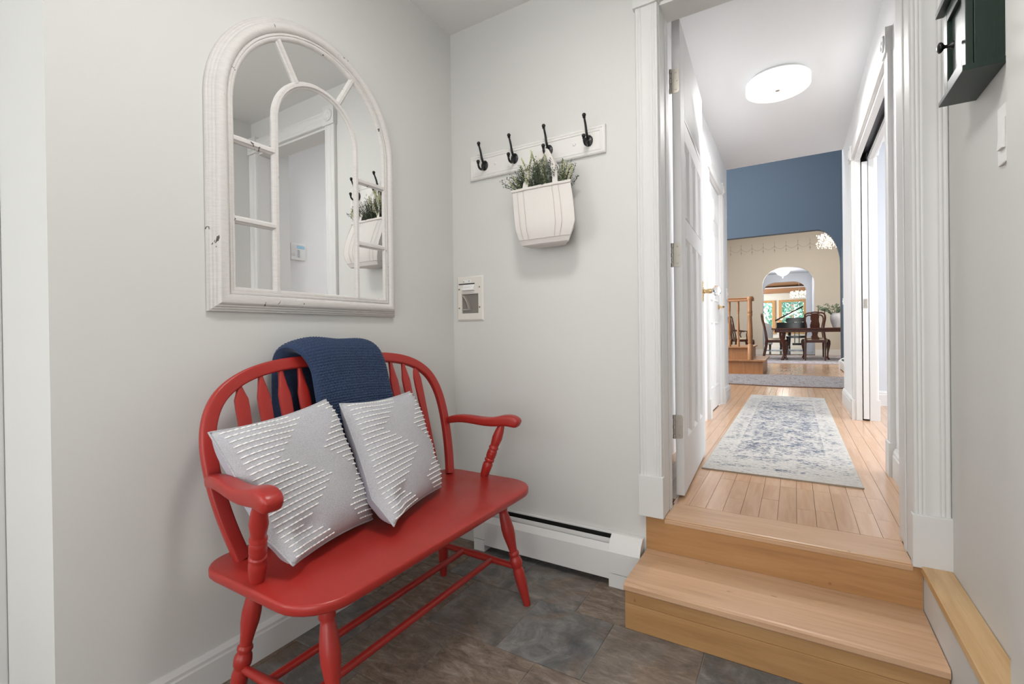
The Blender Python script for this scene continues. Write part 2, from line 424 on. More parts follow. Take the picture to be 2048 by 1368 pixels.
# door jamb lining (stop and rebate)
struct('trim_2', MB().box(.985, 1.003, 0, .122, HF, 2.337).box(.980, .984, .122, .225, HF, 2.337).box(1.735, 1.753, 0, .122, HF, 2.337).box(1.737, 1.753, .122, .225, HF, 2.337)
       .box(1.003, 1.735, 0, .122, 2.238, 2.337).box(.9885, 1.737, .122, .225, 2.327, 2.337).box(1.003, 1.0065, .085, .122, HF, 2.238).box(1.7315, 1.735, .085, .122, HF, 2.238), TRIM,
       'white jamb lining of the hall doorway', bevel=.0015)
def casing_poly(x0, wdt, flip=False):
    """fluted casing section: (offset along the wall, depth towards the viewer)"""
    h = [(0, 0), (0, .015), (.003, .0195), (.007, .0205), (.0105, .0195), (.0125, .0175), (.0145, .0192), (.0175, .0197), (.0205, .0190), (.0225, .0172), (.0245, .0183), (.0285, .0188), (.0305, .0178)]
    q = h+[(wdt-a, d) for a, d in h[::-1]]
    return q
def casing(name, label, axis, base, sgn, a0, wdt, b1, z0, zh, rosette=True, header=True, plinth=True, z_pl=.16):
    """a cased opening: two fluted legs at a0 and b1, header and rosettes; on the plane (axis = base), standing out along sgn"""
    t = thing(name, label, None, (a0, base, z0) if axis == 'y' else (base, a0, z0), kind='structure')
    def P(u, d, z): return (u, base+sgn*d, z) if axis == 'y' else (base+sgn*d, u, z)
    def vert(u0, za, zb):
        q = casing_poly(0, wdt); mb = MB(); n = len(q)
        vs = [P(u0+a, d, z) for z in (za, zb) for a, d in q]
        mb.add(vs, [tuple(range(n)), tuple(range(2*n-1, n-1, -1))]+[(i, i+n, (i+1) % n+n, (i+1) % n) for i in range(n)]); return mb
    def blk(u0, u1, d, za, zb):
        p, q = P(u0, 0, za), P(u1, d, zb); return MB().box(p[0], q[0], p[1], q[1], za, zb)
    for i, u in enumerate((a0, b1)):
        zp = z0+z_pl if plinth else z0
        vert(u, zp, zh).build('casing_leg', TRIM, t, smooth=35)
        if plinth: blk(u-.004, u+wdt+.004, .028, z0-.002, zp).build('plinth_block', TRIM, t, bevel=.002)
        if rosette:
            e = .006
            rb = blk(u-e, u+wdt+e, .028, zh, zh+wdt+.025)
            c = P(u+wdt/2, .028, zh+(wdt+.025)/2); dr = Vector(P(0, 1, 0))-Vector(P(0, 0, 0))
            rb.tubes_axis(Vector(c), dr*.008, [(-.5, wdt*.42), (.6, wdt*.42), (1, wdt*.36), (.5, wdt*.30), (.4, wdt*.2), (1, wdt*.12), (1.2, .001)], 20, 0)
            rb.build('rosette', TRIM, t, smooth=40)
    if header:
        q = casing_poly(0, wdt); n = len(q)
        vs = [P(u, d, zh+.008+a) for u in (a0+wdt, b1) for a, d in q]
        MB().add(vs, [tuple(range(n)), tuple(range(2*n-1, n-1, -1))]+[(i, i+n, (i+1) % n+n, (i+1) % n) for i in range(n)]).build('header', TRIM, t, smooth=35)
    return t
casing('trim_3', 'white fluted casing with corner blocks round the hall doorway, entry side', 'y', 0, -1, .915, .086, 1.734, .29, 2.243, z_pl=.155)

# ---------------------------------------------------------------- steps up to the hall, and the ledge beside them
st = thing('wooden_steps', 'two maple steps leading up from the tile floor to the hall', 'steps', (1.35, -.15, 0))
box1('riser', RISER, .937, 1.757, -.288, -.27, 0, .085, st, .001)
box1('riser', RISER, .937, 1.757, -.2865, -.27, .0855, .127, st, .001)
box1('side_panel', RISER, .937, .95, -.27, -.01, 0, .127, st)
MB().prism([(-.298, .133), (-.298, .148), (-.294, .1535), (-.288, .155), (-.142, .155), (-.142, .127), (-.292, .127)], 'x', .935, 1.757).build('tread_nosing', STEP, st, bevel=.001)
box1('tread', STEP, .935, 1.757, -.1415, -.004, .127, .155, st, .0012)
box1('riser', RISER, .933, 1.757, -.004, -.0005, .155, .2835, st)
MB().prism([(-.006, .266), (-.006, .279), (-.002, .285), (.004, HF), (.174, HF), (.174, .264), (-.002, .264)], 'x', 1.0035, 1.7345).build('landing_nosing', STEP, st, bevel=.001)
struct('trim_4', MB().box(1.759, 1.82, -1.7, -.001, 0, .272), WALL, 'painted stringer panel under the maple ledge')
struct('trim_5', MB().box(1.750, 1.8195, -1.7, -.001, .272, .294), LEDGE, 'maple ledge cap running beside the steps', bevel=.002)

# ---------------------------------------------------------------- hall and foyer shell
HC = 2.72
fh = struct('floor_hall', MB().box(-2.7, 4.6, .02, 9.3, .15, .2755), GROUT, 'maple plank floor of the hall and foyer')
fh.data.materials[0] = mat('plank_gap', (.10, .05, .02), .8)
PW = .0627
def planks(x0, n, ya, yb, lens):
    for k in range(n):
        a = x0+PW*k; y = ya; first = True
        while y < yb-.01:
            L = rnd.uniform(*lens)*(rnd.uniform(.3, 1) if first else 1); first = False
            y2 = min(y+L, yb)
            if yb-y2 < .18: y2 = yb
            MB().box(a+.0006, a+PW-.0006, y+.0006, y2-.0006, .262, HF+rnd.uniform(-.0003, .0002)).build('plank', PLANK, fh)
            y = y2
planks(1.122-PW*2, 12, .1745, .62, (.3, .6))
planks(1.122-PW*5, 5-2, .226, 3.75, (.6, 1.2))
planks(1.122-PW*2, 11, .62, 3.75, (.5, 1.2))
planks(1.122+PW*9, 1, .62, 3.75, (.6, 1.3)); planks(1.122+PW*10, 2, .226, 3.75, (.6, 1.3))
planks(1.122+PW*12, 12, .8, 3.66, (.9, 1.6))
planks(1.122-PW*14, 32, 3.75, 9.3, (1.5, 2.6))
struct('wall_hall_left', MB().box(.70, .825, .225, 2.34, .15, 2.75).box(.70, .825, 3.14, 3.66, .15, 2.75).box(.70, .825, 2.34, 3.14, 2.327, 2.75)
       .box(-.2, .70, .225, .32, .15, 2.75).box(-2.7, .70, 3.56, 3.66, .15, 5.5), HALLW, 'white hall wall with the closed panel door')
struct('wall_hall_right', MB().box(1.845, 1.968, .225, 1.13, .15, 2.75).box(1.845, 1.884, 2.72, 3.77, .15, 2.75).box(1.93, 1.968, 2.72, 3.77, .15, 2.75)
       .box(1.884, 1.93, 3.6, 3.77, .15, 2.75).box(1.845, 1.884, 1.13, 2.72, 2.327, 2.75).box(1.93, 1.968, 1.13, 2.72, 2.327, 2.75), HALLW, 'white hall wall with the pocket doorway')
struct('wall_side_room', MB().box(1.968, 4.6, 3.67, 3.77, .15, 2.75).box(4.5, 4.6, .9, 3.77, .15, 2.75).box(1.95, 4.6, .8, .9, .15, 2.75), SIDEW, 'cool white wall of the room behind the pocket door')
struct('ceiling_hall', MB().box(.6, 4.6, .225, 3.66, HC, HC+.08), HALLC, 'white hall ceiling with the round lamp')
struct('wall_foyer_front', MB().box(.6, 4.6, 3.58, 3.66, HC+.08, 5.5), BLUE, 'upper foyer wall above the hall')
struct('wall_foyer_right', MB().box(2.2, 2.32, 3.77, 9.0, .15, 5.5), BLUE, 'slate blue foyer side wall with the floor heater')
struct('wall_foyer_left', MB().box(-2.7, -2.6, 3.56, 9.15, .15, 5.5), WALL, 'foyer wall out of view beyond the landing')
struct('ceiling_foyer', MB().box(-2.7, 2.4, 3.56, 9.15, 5.4, 5.5), HALLC, 'high foyer ceiling')

def arch_wall(name, label, m, y0, y1, x0, x1, z0, z1, ax0, ax1, spring, rx, top, e=2.0, n=14):
    """a wall across x with an arched opening: flat top with elliptic corners"""
    c = []
    for i in range(n+1):
        t = pi*.5*i/n
        c.append((ax0+rx-rx*cos(t)**(2/e), spring+(top-spring)*sin(t)**(2/e)))
    c2 = [(ax0+ax1-p[0], p[1]) for p in c[::-1]]
    mb = MB().box(x0, ax0, y0, y1, z0, spring).box(ax1, x1, y0, y1, z0, spring)
    pts = c+c2
    poly = [(x0, spring), (x0, z1)]+[(x1, z1), (x1, spring)]+pts[::-1]
    mb.prism(poly, 'y', y0, y1)
    return struct(name, mb, m, label)
arch_wall('wall_foyer_back', 'slate blue foyer wall with a wide arched opening', BLUE, 9.0, 9.15, -2.7, 2.32, .15, 5.5, -1.9, 2.19, 2.25, .38, 2.945)
arch_wall('wall_dining_back', 'beige dining room wall with the arched passage', BEIGE, 14.2, 14.35, -2.7, 4.6, .15, 4.3, .611, 1.935, 2.30, .66, 2.885, 2.35)
arch_wall('wall_vestibule_back', 'grey wall with the second arch', GREYW, 17.0, 17.15, -2.6, 4.6, .15, 4.3, .50, 1.775, 2.40, .40, 2.70, 2.0)
struct('wall_vestibule_right', MB().box(1.95, 2.05, 14.35, 17.0, .15, 3.0), GREYW, 'grey side wall between the two arches')
struct('wall_vestibule_left', MB().box(.36, .46, 14.35, 17.0, .15, 3.0), GREYW, 'grey side wall of the passage, hidden by the arch edge')
struct('ceiling_vestibule', MB().box(.3, 2.1, 14.3, 17.05, 2.97, 3.05), GREYW, 'grey ceiling between the two arches')
struct('floor_dining', MB().box(-2.7, 4.6, 9.3, 14.3, .15, HF), PLANK, 'polished maple floor of the dining room')
struct('floor_piano_room', MB().box(-2.7, 4.6, 14.36, 21.7, .15, HF), mat('polished_stone', (.30, .31, .33), .07), 'glossy pale floor beyond the arched passage')
struct('trim_12', MB().box(.611, 1.935, 14.3, 14.36, .15, HF+.012), DARK, 'dark threshold strip under the arched passage')
struct('wall_dining_side', MB().box(-2.7, -2.6, 9.15, 14.35, .15, 4.3).box(4.5, 4.6, 9.15, 14.35, .15, 4.3).box(2.32, 4.6, 9.05, 9.15, .15, 4.3), BEIGE, 'beige dining room side walls')
struct('ceiling_dining', MB().box(-2.7, 4.6, 9.15, 14.35, 4.2, 4.3), HALLC, 'dining room ceiling')
struct('baseboard_dining', MB().box(-2.6, .611, 14.182, 14.2, HF, HF+.16).box(1.935, 4.5, 14.182, 14.2, HF, HF+.16), TRIM, 'white baseboard of the beige dining wall', bevel=.004)
struct('wall_piano_room', MB().box(-2.6, -2.5, 17.15, 21.7, .15, 4.3).box(4.5, 4.6, 17.15, 21.7, .15, 4.3), CREAM, 'cream side walls of the piano room')
struct('ceiling_piano_room', MB().add([(-2.6, 17.1, 3.6), (4.6, 17.1, 3.6), (4.6, 21.7, 2.86), (-2.6, 21.7, 2.86), (-2.6, 17.1, 3.7), (4.6, 17.1, 3.7), (4.6, 21.7, 2.96), (-2.6, 21.7, 2.96)],
       [(0, 1, 2, 3), (7, 6, 5, 4), (0, 4, 5, 1), (1, 5, 6, 2), (2, 6, 7, 3), (3, 7, 4, 0)]), BEAMW, 'sloped wooden ceiling of the piano room')
struct('trim_6', MB().box(-2.5, 4.5, 21.2, 21.5, 2.62, 2.87), BEAMW, 'wooden beam over the piano room windows', bevel=.004)
struct('trim_7', MB().box(-2.5, 4.5, 21.17, 21.2, 2.815, 2.86), TRIM, 'thin white strip on the wooden beam', bevel=.003)
WX = [(-.42, .60), (.979, 1.766)]
mb = MB().box(-2.6, -.42, 21.5, 21.65, .15, 4.3).box(.60, .979, 21.5, 21.65, .15, 4.3).box(1.766, 4.6, 21.5, 21.65, .15, 4.3)
for a, b in WX: mb.box(a, b, 21.5, 21.65, .15, 1.0).box(a, b, 21.5, 21.65, 2.23, 4.3)
struct('wall_piano_back', mb, CREAM, 'cream piano room wall with two windows')
for i, (a, b) in enumerate(WX):
    wn = thing('window_%d' % (i+1), ('oak framed window left of the piano lid', 'oak framed window behind the piano with a patterned top border')[i], None, ((a+b)/2, 21.5, 1.0), kind='structure')
    f = MB()
    for q in ((a-.13, a, .87, 2.32), (b, b+.13, .87, 2.32), (a, b, 2.23, 2.32), (a, b, .87, 1.0)): f.box(q[0], q[1], 21.46, 21.56, q[2], q[3])
    f.build('window_frame', OAKW, wn, bevel=.006)
    nx = max(2, round((b-a)/.2)); nz = 5
    for k in range(1, nx): box1('muntin', TRIM, a+(b-a)*k/nx-.008, a+(b-a)*k/nx+.008, 21.545, 21.565, 1.0, 2.23, wn)
    for k in range(1, nz): box1('muntin', TRIM, a, b, 21.545, 21.565, 1.0+1.23*k/nz-.008, 1.0+1.23*k/nz+.008, wn)
    box1('pane', PANE, a, b, 21.575, 21.58, 1.0, 2.23, wn)
    if i:
        lace = MB()
        for k in range(20):
            xx = a+.02+(b-a-.04)*k/19; hh = .06+.035*(k % 3)
            lace.box(xx-.009, xx+.009, 21.535, 21.54, 2.20-hh, 2.19-.03*(k % 2)).box(xx-.014, xx+.014, 21.535, 21.54, 2.185-hh, 2.205-hh)
        lace.box(a, b, 21.535, 21.54, 2.19, 2.2)
        tag(lace.build('lace_border', mat('grey_lace', (.14, .19, .22), .9), wn), 'grey patterned border across the top of the window', kind='stuff')
# painted swags and drops of the stencil border on the beige wall
wd = bpy.data.objects['wall_dining_back']
INK = mat('stencil_ink', (.36, .32, .28), .8)
pitch = .298
for k in range(11):
    x = -.25+pitch*k; z = 3.50
    m_ = MB().box(x-.0035, x+.0035, 14.197, 14.2, z-.14, z+.15)
    for zz, rr_ in ((z+.12, .011), (z+.0, .010), (z-.10, .019), (z-.15, .010)):
        m_.prism([(x-rr_, zz), (x, zz-rr_*1.5), (x+rr_, zz), (x, zz+rr_*1.5)], 'y', 14.197, 14.2)
    m_.build('stencil_drop', INK, wd)
    s_ = MB(); p = []
    for i in range(9):
        t = i/8; p.append((x+pitch*t, 14.1985, z+.03-.10*(1-(2*t-1)**2)))
    s_.tube(p, .0028, 4); s_.build('stencil_swag', INK, wd)

# hall trim, doors
def bb(name, label, axis, base, sgn, a0, a1, z0, h=.14, t=.016):
    q = [(0, 0), (t, 0), (t, h*.74), (t*.8, h*.79), (t*.8, h*.88), (t*.45, h*.95), (t*.3, h), (0, h)]
    vs = [((a, base+sgn*d, z0+z) if axis == 'y' else (base+sgn*d, a, z0+z)) for a in (a0, a1) for d, z in q]
    return struct(name, MB().add(vs, [tuple(range(8)), tuple(range(15, 7, -1))]+[(i, i+8, (i+1) % 8+8, (i+1) % 8) for i in range(8)]), TRIM, label)
bb('baseboard_hall_left', 'white baseboard at the end of the hall beside the panel door', 'x', .825, 1, 3.30, 3.66, HF)
bb('baseboard_hall_end', 'white baseboard returning round the end of the hall wall', 'y', 3.66, 1, .3, .841, HF)
bb('baseboard_hall_right', 'white baseboard on the hall wall past the pocket doorway', 'x', 1.845, -1, 2.82, 3.786, HF)
bb('baseboard_hall_near', 'white baseboard of the hall wall before the pocket doorway', 'x', 1.845, -1, .226, 1.02, HF)
bb('baseboard_side_room', 'white baseboard in the room behind the pocket door', 'y', 3.67, -1, 1.99, 4.5, HF)
casing('trim_8', 'white casing with corner blocks round the closed panel door', 'x', .825, 1, 2.235, .09, 3.15, HF, 2.327)
casing('trim_9', 'white casing with corner blocks round the pocket doorway, hall side', 'x', 1.845, -1, 1.035, .09, 2.725, HF, 2.327)
casing('trim_10', 'white casing round the pocket doorway, far side', 'x', 1.968, 1, 1.035, .09, 2.725, HF, 2.327)
# pocket doorway jambs and the track in the head slot
struct('trim_11', MB().box(1.845, 1.884, 2.712, 2.7205, HF, 2.327).box(1.932, 1.968, 2.712, 2.7205, HF, 2.327).box(1.845, 1.880, 1.13, 2.712, 2.315, 2.327).box(1.934, 1.968, 1.13, 2.712, 2.315, 2.327)
       .box(1.845, 1.968, 1.13, 1.14, HF, 2.315), TRIM, 'white split jamb of the pocket doorway', bevel=.001)
pd = thing('door_3', 'white pocket door slid into the wall, only its edge showing', None, (1.908, 3.1, HF), kind='structure')
box1('door_leaf', DOORW, 1.8905, 1.9265, 2.708, 3.55, HF+.012, 2.30, pd, .002)
MB().box(1.896, 1.921, 2.704, 2.709, 1.165, 1.235).box(1.900, 1.917, 2.702, 2.705, 1.175, 1.225).build('edge_pull', NICKEL, pd, bevel=.001)
tr = thing('door_track', 'dark metal sliding track in the head of the pocket doorway', 'track', (1.907, 1.9, 2.33))
MB().box(1.883, 1.886, 1.14, 2.71, 2.332, 2.372).box(1.928, 1.931, 1.14, 2.71, 2.332, 2.372).box(1.883, 1.931, 1.14, 2.71, 2.37, 2.374).build('rail', mat('track_metal', (.10, .10, .11), .4, .8), tr)
for yy in (1.42, 1.52): MB().box(1.893, 1.921, yy, yy+.05, 2.325, 2.36).build('hanger', NICKEL, tr, bevel=.002)

# closed six-panel style door in the hall's other wall
d2 = thing('door_2', 'closed white panel door in the hall with a brass lever', None, (.80, 2.74, HF), kind='structure')
lf = MB().box(.775, .806, 2.342, 3.138, HF+.008, 2.322)
lf.build('door_leaf', DOORW, d2, bevel=.002)
for (ya, yb) in ((2.44, 2.70), (2.78, 3.04)):
    for za, zb in ((HF+.2, HF+.80), (HF+.98, HF+1.62), (HF+1.72, HF+1.92)):
        fr = MB()
        fr.rings([[(.806, ya, za), (.806, yb, za), (.806, yb, zb), (.806, ya, zb)], [(.8135, ya+.012, za+.012), (.8135, yb-.012, za+.012), (.8135, yb-.012, zb-.012), (.8135, ya+.012, zb-.012)],
                  [(.807, ya+.028, za+.028), (.807, yb-.028, za+.028), (.807, yb-.028, zb-.028), (.807, ya+.028, zb-.028)],
                  [(.8125, ya+.06, za+.06), (.8125, yb-.06, za+.06), (.8125, yb-.06, zb-.06), (.8125, ya+.06, zb-.06)]])
        fr.build('door_panel', DOORW, d2)
lv = MB(); lv.lathe((.806, 3.07, 1.232), (.86, 3.07, 1.232), [(0, .026), (.15, .026), (.2, .011), (.9, .011), (1, .009)], 14)
lv.tube([(.856, 3.07, 1.232), (.858, 3.04, 1.233), (.857, 2.98, 1.230), (.855, 2.95, 1.228)], [.010, .009, .008, .006], 8)
lv.build('lever_handle', BRASS, d2, smooth=40)
sw = thing('light_switch', 'small white switch plate at the end of the hall wall above the baseboard', 'light switch', (.825, 3.58, 1.33))
box1('plate', PLASTIC, .825, .831, 3.54, 3.62, 1.33, 1.45, sw, .002); box1('toggle', PLASTIC, .831, .838, 3.57, 3.59, 1.375, 1.405, sw, .002)
sw = thing('light_switch', 'tiny pale switch plate on the slate blue wall above the vase', 'light switch', (2.2, 8.6, 1.46))
box1('plate', PLASTIC, 2.193, 2.2, 8.58, 8.66, 1.46, 1.58, sw, .002); box1('toggle', PLASTIC, 2.186, 2.193, 8.61, 8.63, 1.505, 1.535, sw, .002)

# the open hall door: local x = along the leaf from the hinge, local y = face towards the hall
d1 = thing('door_1', 'open white hall door with arched glazing and long panels', None, (1.0295, .245, HF+.012), kind='structure', rz=math.radians(90+2.75))
L1, T1, H1 = .795, .034, 2.022
z_ = lambda z: z-HF-.012
f = MB()
f.box(0, .112, 0, T1, 0, H1).box(L1-.112, L1, 0, T1, 0, H1)
a, b = .112, L1-.112
f.box(a, b, 0, T1, 0, z_(.53)).box(a, b, 0, T1, z_(1.41), z_(1.50))
zb, zt, cx, hw = z_(1.93), z_(2.155), L1/2, .2855
arc = [(cx-hw*cos(pi*i/24), zb+(zt-zb)*sin(pi*i/24)) for i in range(25)]
sp = MB().prism([(cx, H1), (b, H1), (b, zb)]+arc[1:13], 'y', 0, T1).prism([(a, H1), (cx, H1)]+arc[12:24]+[(a, zb)], 'y', 0, T1)
sp.build('arched_rail', DOORW, d1)
f.box(a, b, 0, T1, z_(1.84), zb)
f.build('door_leaf', DOORW, d1, bevel=.0025)
MB().prism([(cx+hw, zb)]+arc[1:-1]+[(cx-hw, zb)], 'y', T1*.45, T1*.55).build('lunette_pane', DOORG, d1)
mu = MB()
for t in (pi*.33, pi*.67):
    p0 = (cx+.085*cos(t), zb+.085*.8*sin(t)); p1 = (cx+hw*cos(t), zb+(zt-zb)*sin(t))
    mu.tube([(p0[0], T1/2, p0[1]), (p1[0], T1/2, p1[1])], .008, 6)
mu.tube([(cx+.085*cos(pi*i/12), T1/2, zb+.085*.8*sin(pi*i/12)) for i in range(13)], .008, 6)
mu.tube([(cx+.12, T1/2, zb), (cx+.19, T1/2, zb+.12)], .007, 6); mu.tube([(cx-.12, T1/2, zb), (cx-.19, T1/2, zb+.12)], .007, 6)
mu.build('lunette_muntin', DOORW, d1, smooth=40)
cols = [(a, a+.135), (a+.218, a+.353), (b-.135, b)]
for za, zb_ in ((z_(1.50), z_(1.84)), (z_(.53), z_(1.41))):
    for i, (u0, u1) in enumerate(cols):
        m_ = MB()
        for yf, yc in ((0., .0135), (T1, T1-.0135)):
            m_.rings([[(u0, yf, za), (u1, yf, za), (u1, yf, zb_), (u0, yf, zb_)], [(u0+.016, yc, za+.016), (u1-.016, yc, za+.016), (u1-.016, yc, zb_-.016), (u0+.016, yc, zb_-.016)], [(u0+.020, yc-.003*(1 if yf == 0 else -1), za+.020), (u1-.020, yc-.003*(1 if yf == 0 else -1), za+.020), (u1-.020, yc-.003*(1 if yf == 0 else -1), zb_-.020), (u0+.020, yc-.003*(1 if yf == 0 else -1), zb_-.020)]], True, False)
            m_.f.append(tuple(range(len(m_.v)-4, len(m_.v)))); m_.mi.append(0)
        m_.build('door_panel', DOORW, d1)
for u0, u1 in ((cols[0][1], cols[1][0]), (cols[1][1], cols[2][0])):
    MB().box(u0, u1, 0, T1, z_(.53), z_(1.41)).box(u0, u1, 0, T1, z_(1.50), z_(1.84)).build('mullion', DOORW, d1, bevel=.002)
for zc in (2.06, 1.323, .592):
    hz = z_(zc)
    # leaf screwed to the narrow edge of the door (its plane is local x = 0)
    mb = MB(); poly = [(T1+.007, hz-.050)]+[(.014-.010*sin(pi/2*i/6), hz-.040-.010*cos(pi/2*i/6)) for i in range(7)]+[(.014-.010*cos(pi/2*i/6), hz+.040+.010*sin(pi/2*i/6)) for i in range(7)]+[(T1+.007, hz+.050)]
    mb.prism(poly, 'x', -.0025, .0005)
    for q_ in range(5): mb.tube([(-.006, T1+.0045, hz-.051+.0206*q_), (-.006, T1+.0045, hz-.0325+.0206*q_)], .0058 if q_ % 2 == 0 else .0050, 10)
    for zz in (-.036, 0, .036): mb.tubes_axis(Vector((-.0022, .018 if zz else .012, hz+zz)), Vector((-.002, 0, 0)), [(0, .004), (1, .003)], 8, 0)
    hg = mb.build('hinge', NICKEL, d1, smooth=40)
k = MB(); kz = z_(1.222); ku = L1-.055
k.lathe((ku, 0, kz), (ku, -.05, kz), [(0, .026), (.08, .026), (.16, .013), (.45, .011), (.55, .014), (.8, .014), (1, .012)], 14)
k.box(ku-.022, ku+.022, -.004, 0, kz-.055, kz+.055)
k.build('knob_plate', BRASS, d1, smooth=40)
k = MB(); k.lathe((ku, -.048, kz), (ku, -.094, kz), [(0, .012), (.12, .02), (.35, .030), (.65, .030), (.9, .022), (1, .014)], 10)
k.build('glass_knob', GLASS, d1)

# ---------------------------------------------------------------- mirror
MYC, MZS = -.773, 1.693            # centre of the arch
mr = thing('wall_mirror', 'arched window-pane mirror in a distressed white frame above the bench', 'mirror', (0, MYC, 1.072))
def arch_path(hw, zbot, n=72, closed=True):
    """outline of the arch: up one side, round, down the other"""
    p = [(MYC-hw, zbot)]+[(MYC-hw*cos(pi*i/n), MZS+hw*sin(pi*i/n)) for i in range(n+1)]+[(MYC+hw, zbot)]
    return p
# frame: section = (inset from the outer edge, depth from the wall)
SEC = [(0, .001), (0, .012), (.002, .0145), (.005, .0150), (.0065, .0185), (.009, .0205), (.012, .0208), (.0135, .0245), (.016, .0268), (.0185, .0270), (.0195, .0300), (.022, .0345), (.026, .0385), (.031, .0408), (.036, .0415), (.041, .0405), (.046, .0375), (.0495, .0330), (.0505, .0295), (.052, .0315), (.055, .0330), (.058, .0325), (.0595, .0295), (.0615, .0305), (.0645, .0305), (.068, .0285), (.0715, .024), (.073, .018), (.073, .001)]
R0, ZB = .362, 1.072
rr = []
for ins, dep in SEC:
    rr.append([(dep, y, z) for y, z in arch_path(R0-ins, ZB+ins)])
n = len(rr[0]); fs = []
vs = [p for r in rr for p in r]
for k in range(len(rr)-1):
    for i in range(n): fs.append((k*n+i, k*n+(i+1) % n, (k+1)*n+(i+1) % n, (k+1)*n+i))
MB().add(vs, fs).build('frame', FRAMEP, mr, smooth=50)
pp = arch_path(R0-.070, ZB+.070)
n = len(pp); gx = lambda y: .020+.008*(y-MYC)
MB().add([(gx(y)-.004, y, z) for y, z in pp]+[(gx(y), y, z) for y, z in pp], [tuple(range(n)), tuple(range(2*n-1, n-1, -1))]+[(i, i+n, (i+1) % n+n, (i+1) % n) for i in range(n)]).build('mirror_glass', MIRROR, mr)
ri = .160
def molding(name, pts, wdt=.023, x0=.011, x1=.031):
    m = MB(); q = [(-wdt/2, x0), (-wdt/2, x0+.011), (-wdt*.32, x0+.014), (-wdt*.2, x1), (wdt*.2, x1), (wdt*.32, x0+.014), (wdt/2, x0+.011), (wdt/2, x0)]
    rr = []
    for k, p in enumerate(pts):
        a = pts[max(k-1, 0)]; b = pts[min(k+1, len(pts)-1)]
        t = Vector((b[0]-a[0], b[1]-a[1])).normalized(); nrm = Vector((-t.y, t.x))
        rr.append([(d, p[0]+nrm.x*o, p[1]+nrm.y*o) for o, d in q])
    return m.rings(rr).build(name, FRAMEP, mr, smooth=28)
molding('inner_arch', [(MYC-ri, ZB+.066), (MYC-ri, MZS-.05)]+[(MYC-ri*cos(pi*i/28), MZS+ri*sin(pi*i/28)) for i in range(29)]+[(MYC+ri, MZS-.05), (MYC+ri, ZB+.066)])
for z in (1.583, 1.345):
    molding('glazing_bar', [(MYC-R0+.068, z), (MYC-ri-.006, z)]); molding('glazing_bar', [(MYC+ri+.006, z), (MYC+R0-.068, z)])
for t in (pi*.5+.52, pi*.5-.52):
    molding('glazing_bar', [(MYC+(ri+.006)*cos(t), MZS+(ri+.006)*sin(t)), (MYC+(R0-.068)*cos(t), MZS+(R0-.068)*sin(t))])

# ---------------------------------------------------------------- red bench
BY = -.748
bn = thing('bench', 'red painted wooden bench with arrow-back spindles against the pale wall', 'bench', (.37, BY, 0))
SZ = .43
def seat_outline(inset):
    x0, x1, hy, r0, r1 = .150+inset, .597-inset, .492-inset, .075, .11
    p = []
    for (cx, cy, r, a0) in ((x1-r1, hy-r1, r1, 0), (x0+r0, hy-r0, r0, 90), (x0+r0, -hy+r0, r0, 180), (x1-r1, -hy+r1, r1, 270)):
        for i in range(9):
            t = math.radians(a0+90*i/8); p.append((cx+r*cos(t), BY+cy+r*sin(t)))
    return p
m_ = MB(); rr = []
for ins, z in ((.012, SZ-.028), (.004, SZ-.0255), (.0, SZ-.020), (0, SZ-.006), (.0015, SZ-.002), (.005, SZ)):
    rr.append([(x, y, z) for x, y in seat_outline(ins)])
m_.rings(rr).build('seat', RED, bn, smooth=50)
def bx(z): return .222-.27*(z-SZ)
OUT = [(.425, .438), (.50, .458), (.58, .473), (.66, .481), (.73, .480), (.79, .466), (.84, .438), (.875, .398), (.902, .345), (.919, .285), (.929, .215), (.934, .12), (.936, 0)]
path = [(BY-o+.004, z) for z, o in OUT]+[(BY+o+.004, z) for z, o in OUT[-2::-1]]
# smooth the outline, then sweep a rounded section along it in the leaning plane of the back
def chaikin(p, it=2):
    for _ in range(it):
        q = [p[0]]
        for a, b in zip(p, p[1:]):
            q += [tuple(a[i]*.75+b[i]*.25 for i in range(len(a))), tuple(a[i]*.25+b[i]*.75 for i in range(len(a)))]
        q.append(p[-1]); p = q
    return p
pts = [(y, z) for y, z in chaikin(path, 2)]
rr = []
nb = Vector((1, 0, .27)).normalized()
for k, p in enumerate(pts):
    a, b = pts[max(k-1, 0)], pts[min(k+1, len(pts)-1)]
    t = Vector((bx(b[1])-bx(a[1]), b[0]-a[0], b[1]-a[1])).normalized()
    s_ = t.cross(nb).normalized()          # outward/inward in the plane
    c = Vector((bx(p[1]), p[0], p[1]))+s_*.018
    ring = []
    for i in range(20):
        u, v = cos(2*pi*i/20), sin(2*pi*i/20)
        ring.append(c+s_*.0185*math.copysign(abs(u)**.42, u)+nb*.0115*math.copysign(abs(v)**.42, v))
    rr.append(ring)
m_ = MB().rings(rr)
m_.build('back_bow', RED, bn, smooth=50)
def bow_z(y):
    d = abs(y-BY-.004); q = OUT
    for (z0, o0), (z1, o1) in zip(q[5:], q[6:]):
        if o1 <= d <= o0: return z0+(z1-z0)*(o0-d)/(o0-o1)
    return q[-1][0]
for k in range(12):
    y = BY+.0645*(k-5.5); zt = bow_z(y)-.028
    prof = [(SZ-.005, .0075, .0075), (.50, .010, .008), (.60, .0135, .007), (.72, .0178, .006), (.795, .0200, .006), (.822, .0195, .006), (.85, .0125, .0065), (zt-.012, .0065, .0065), (zt+.012, .0062, .0062)]
    if zt < .87: prof[-3] = (.838, .0125, .0065)
    if prof[-2][0] <= prof[-3][0]: prof.pop(-2)
    p3 = [(bx(z)-.002, y, z) for z, a, b in prof]
    MB().tube(p3, 1, 12, sq=[(a, b) for z, a, b in prof], upv=(1, 0, 0)).build('spindle', RED, bn, smooth=50)
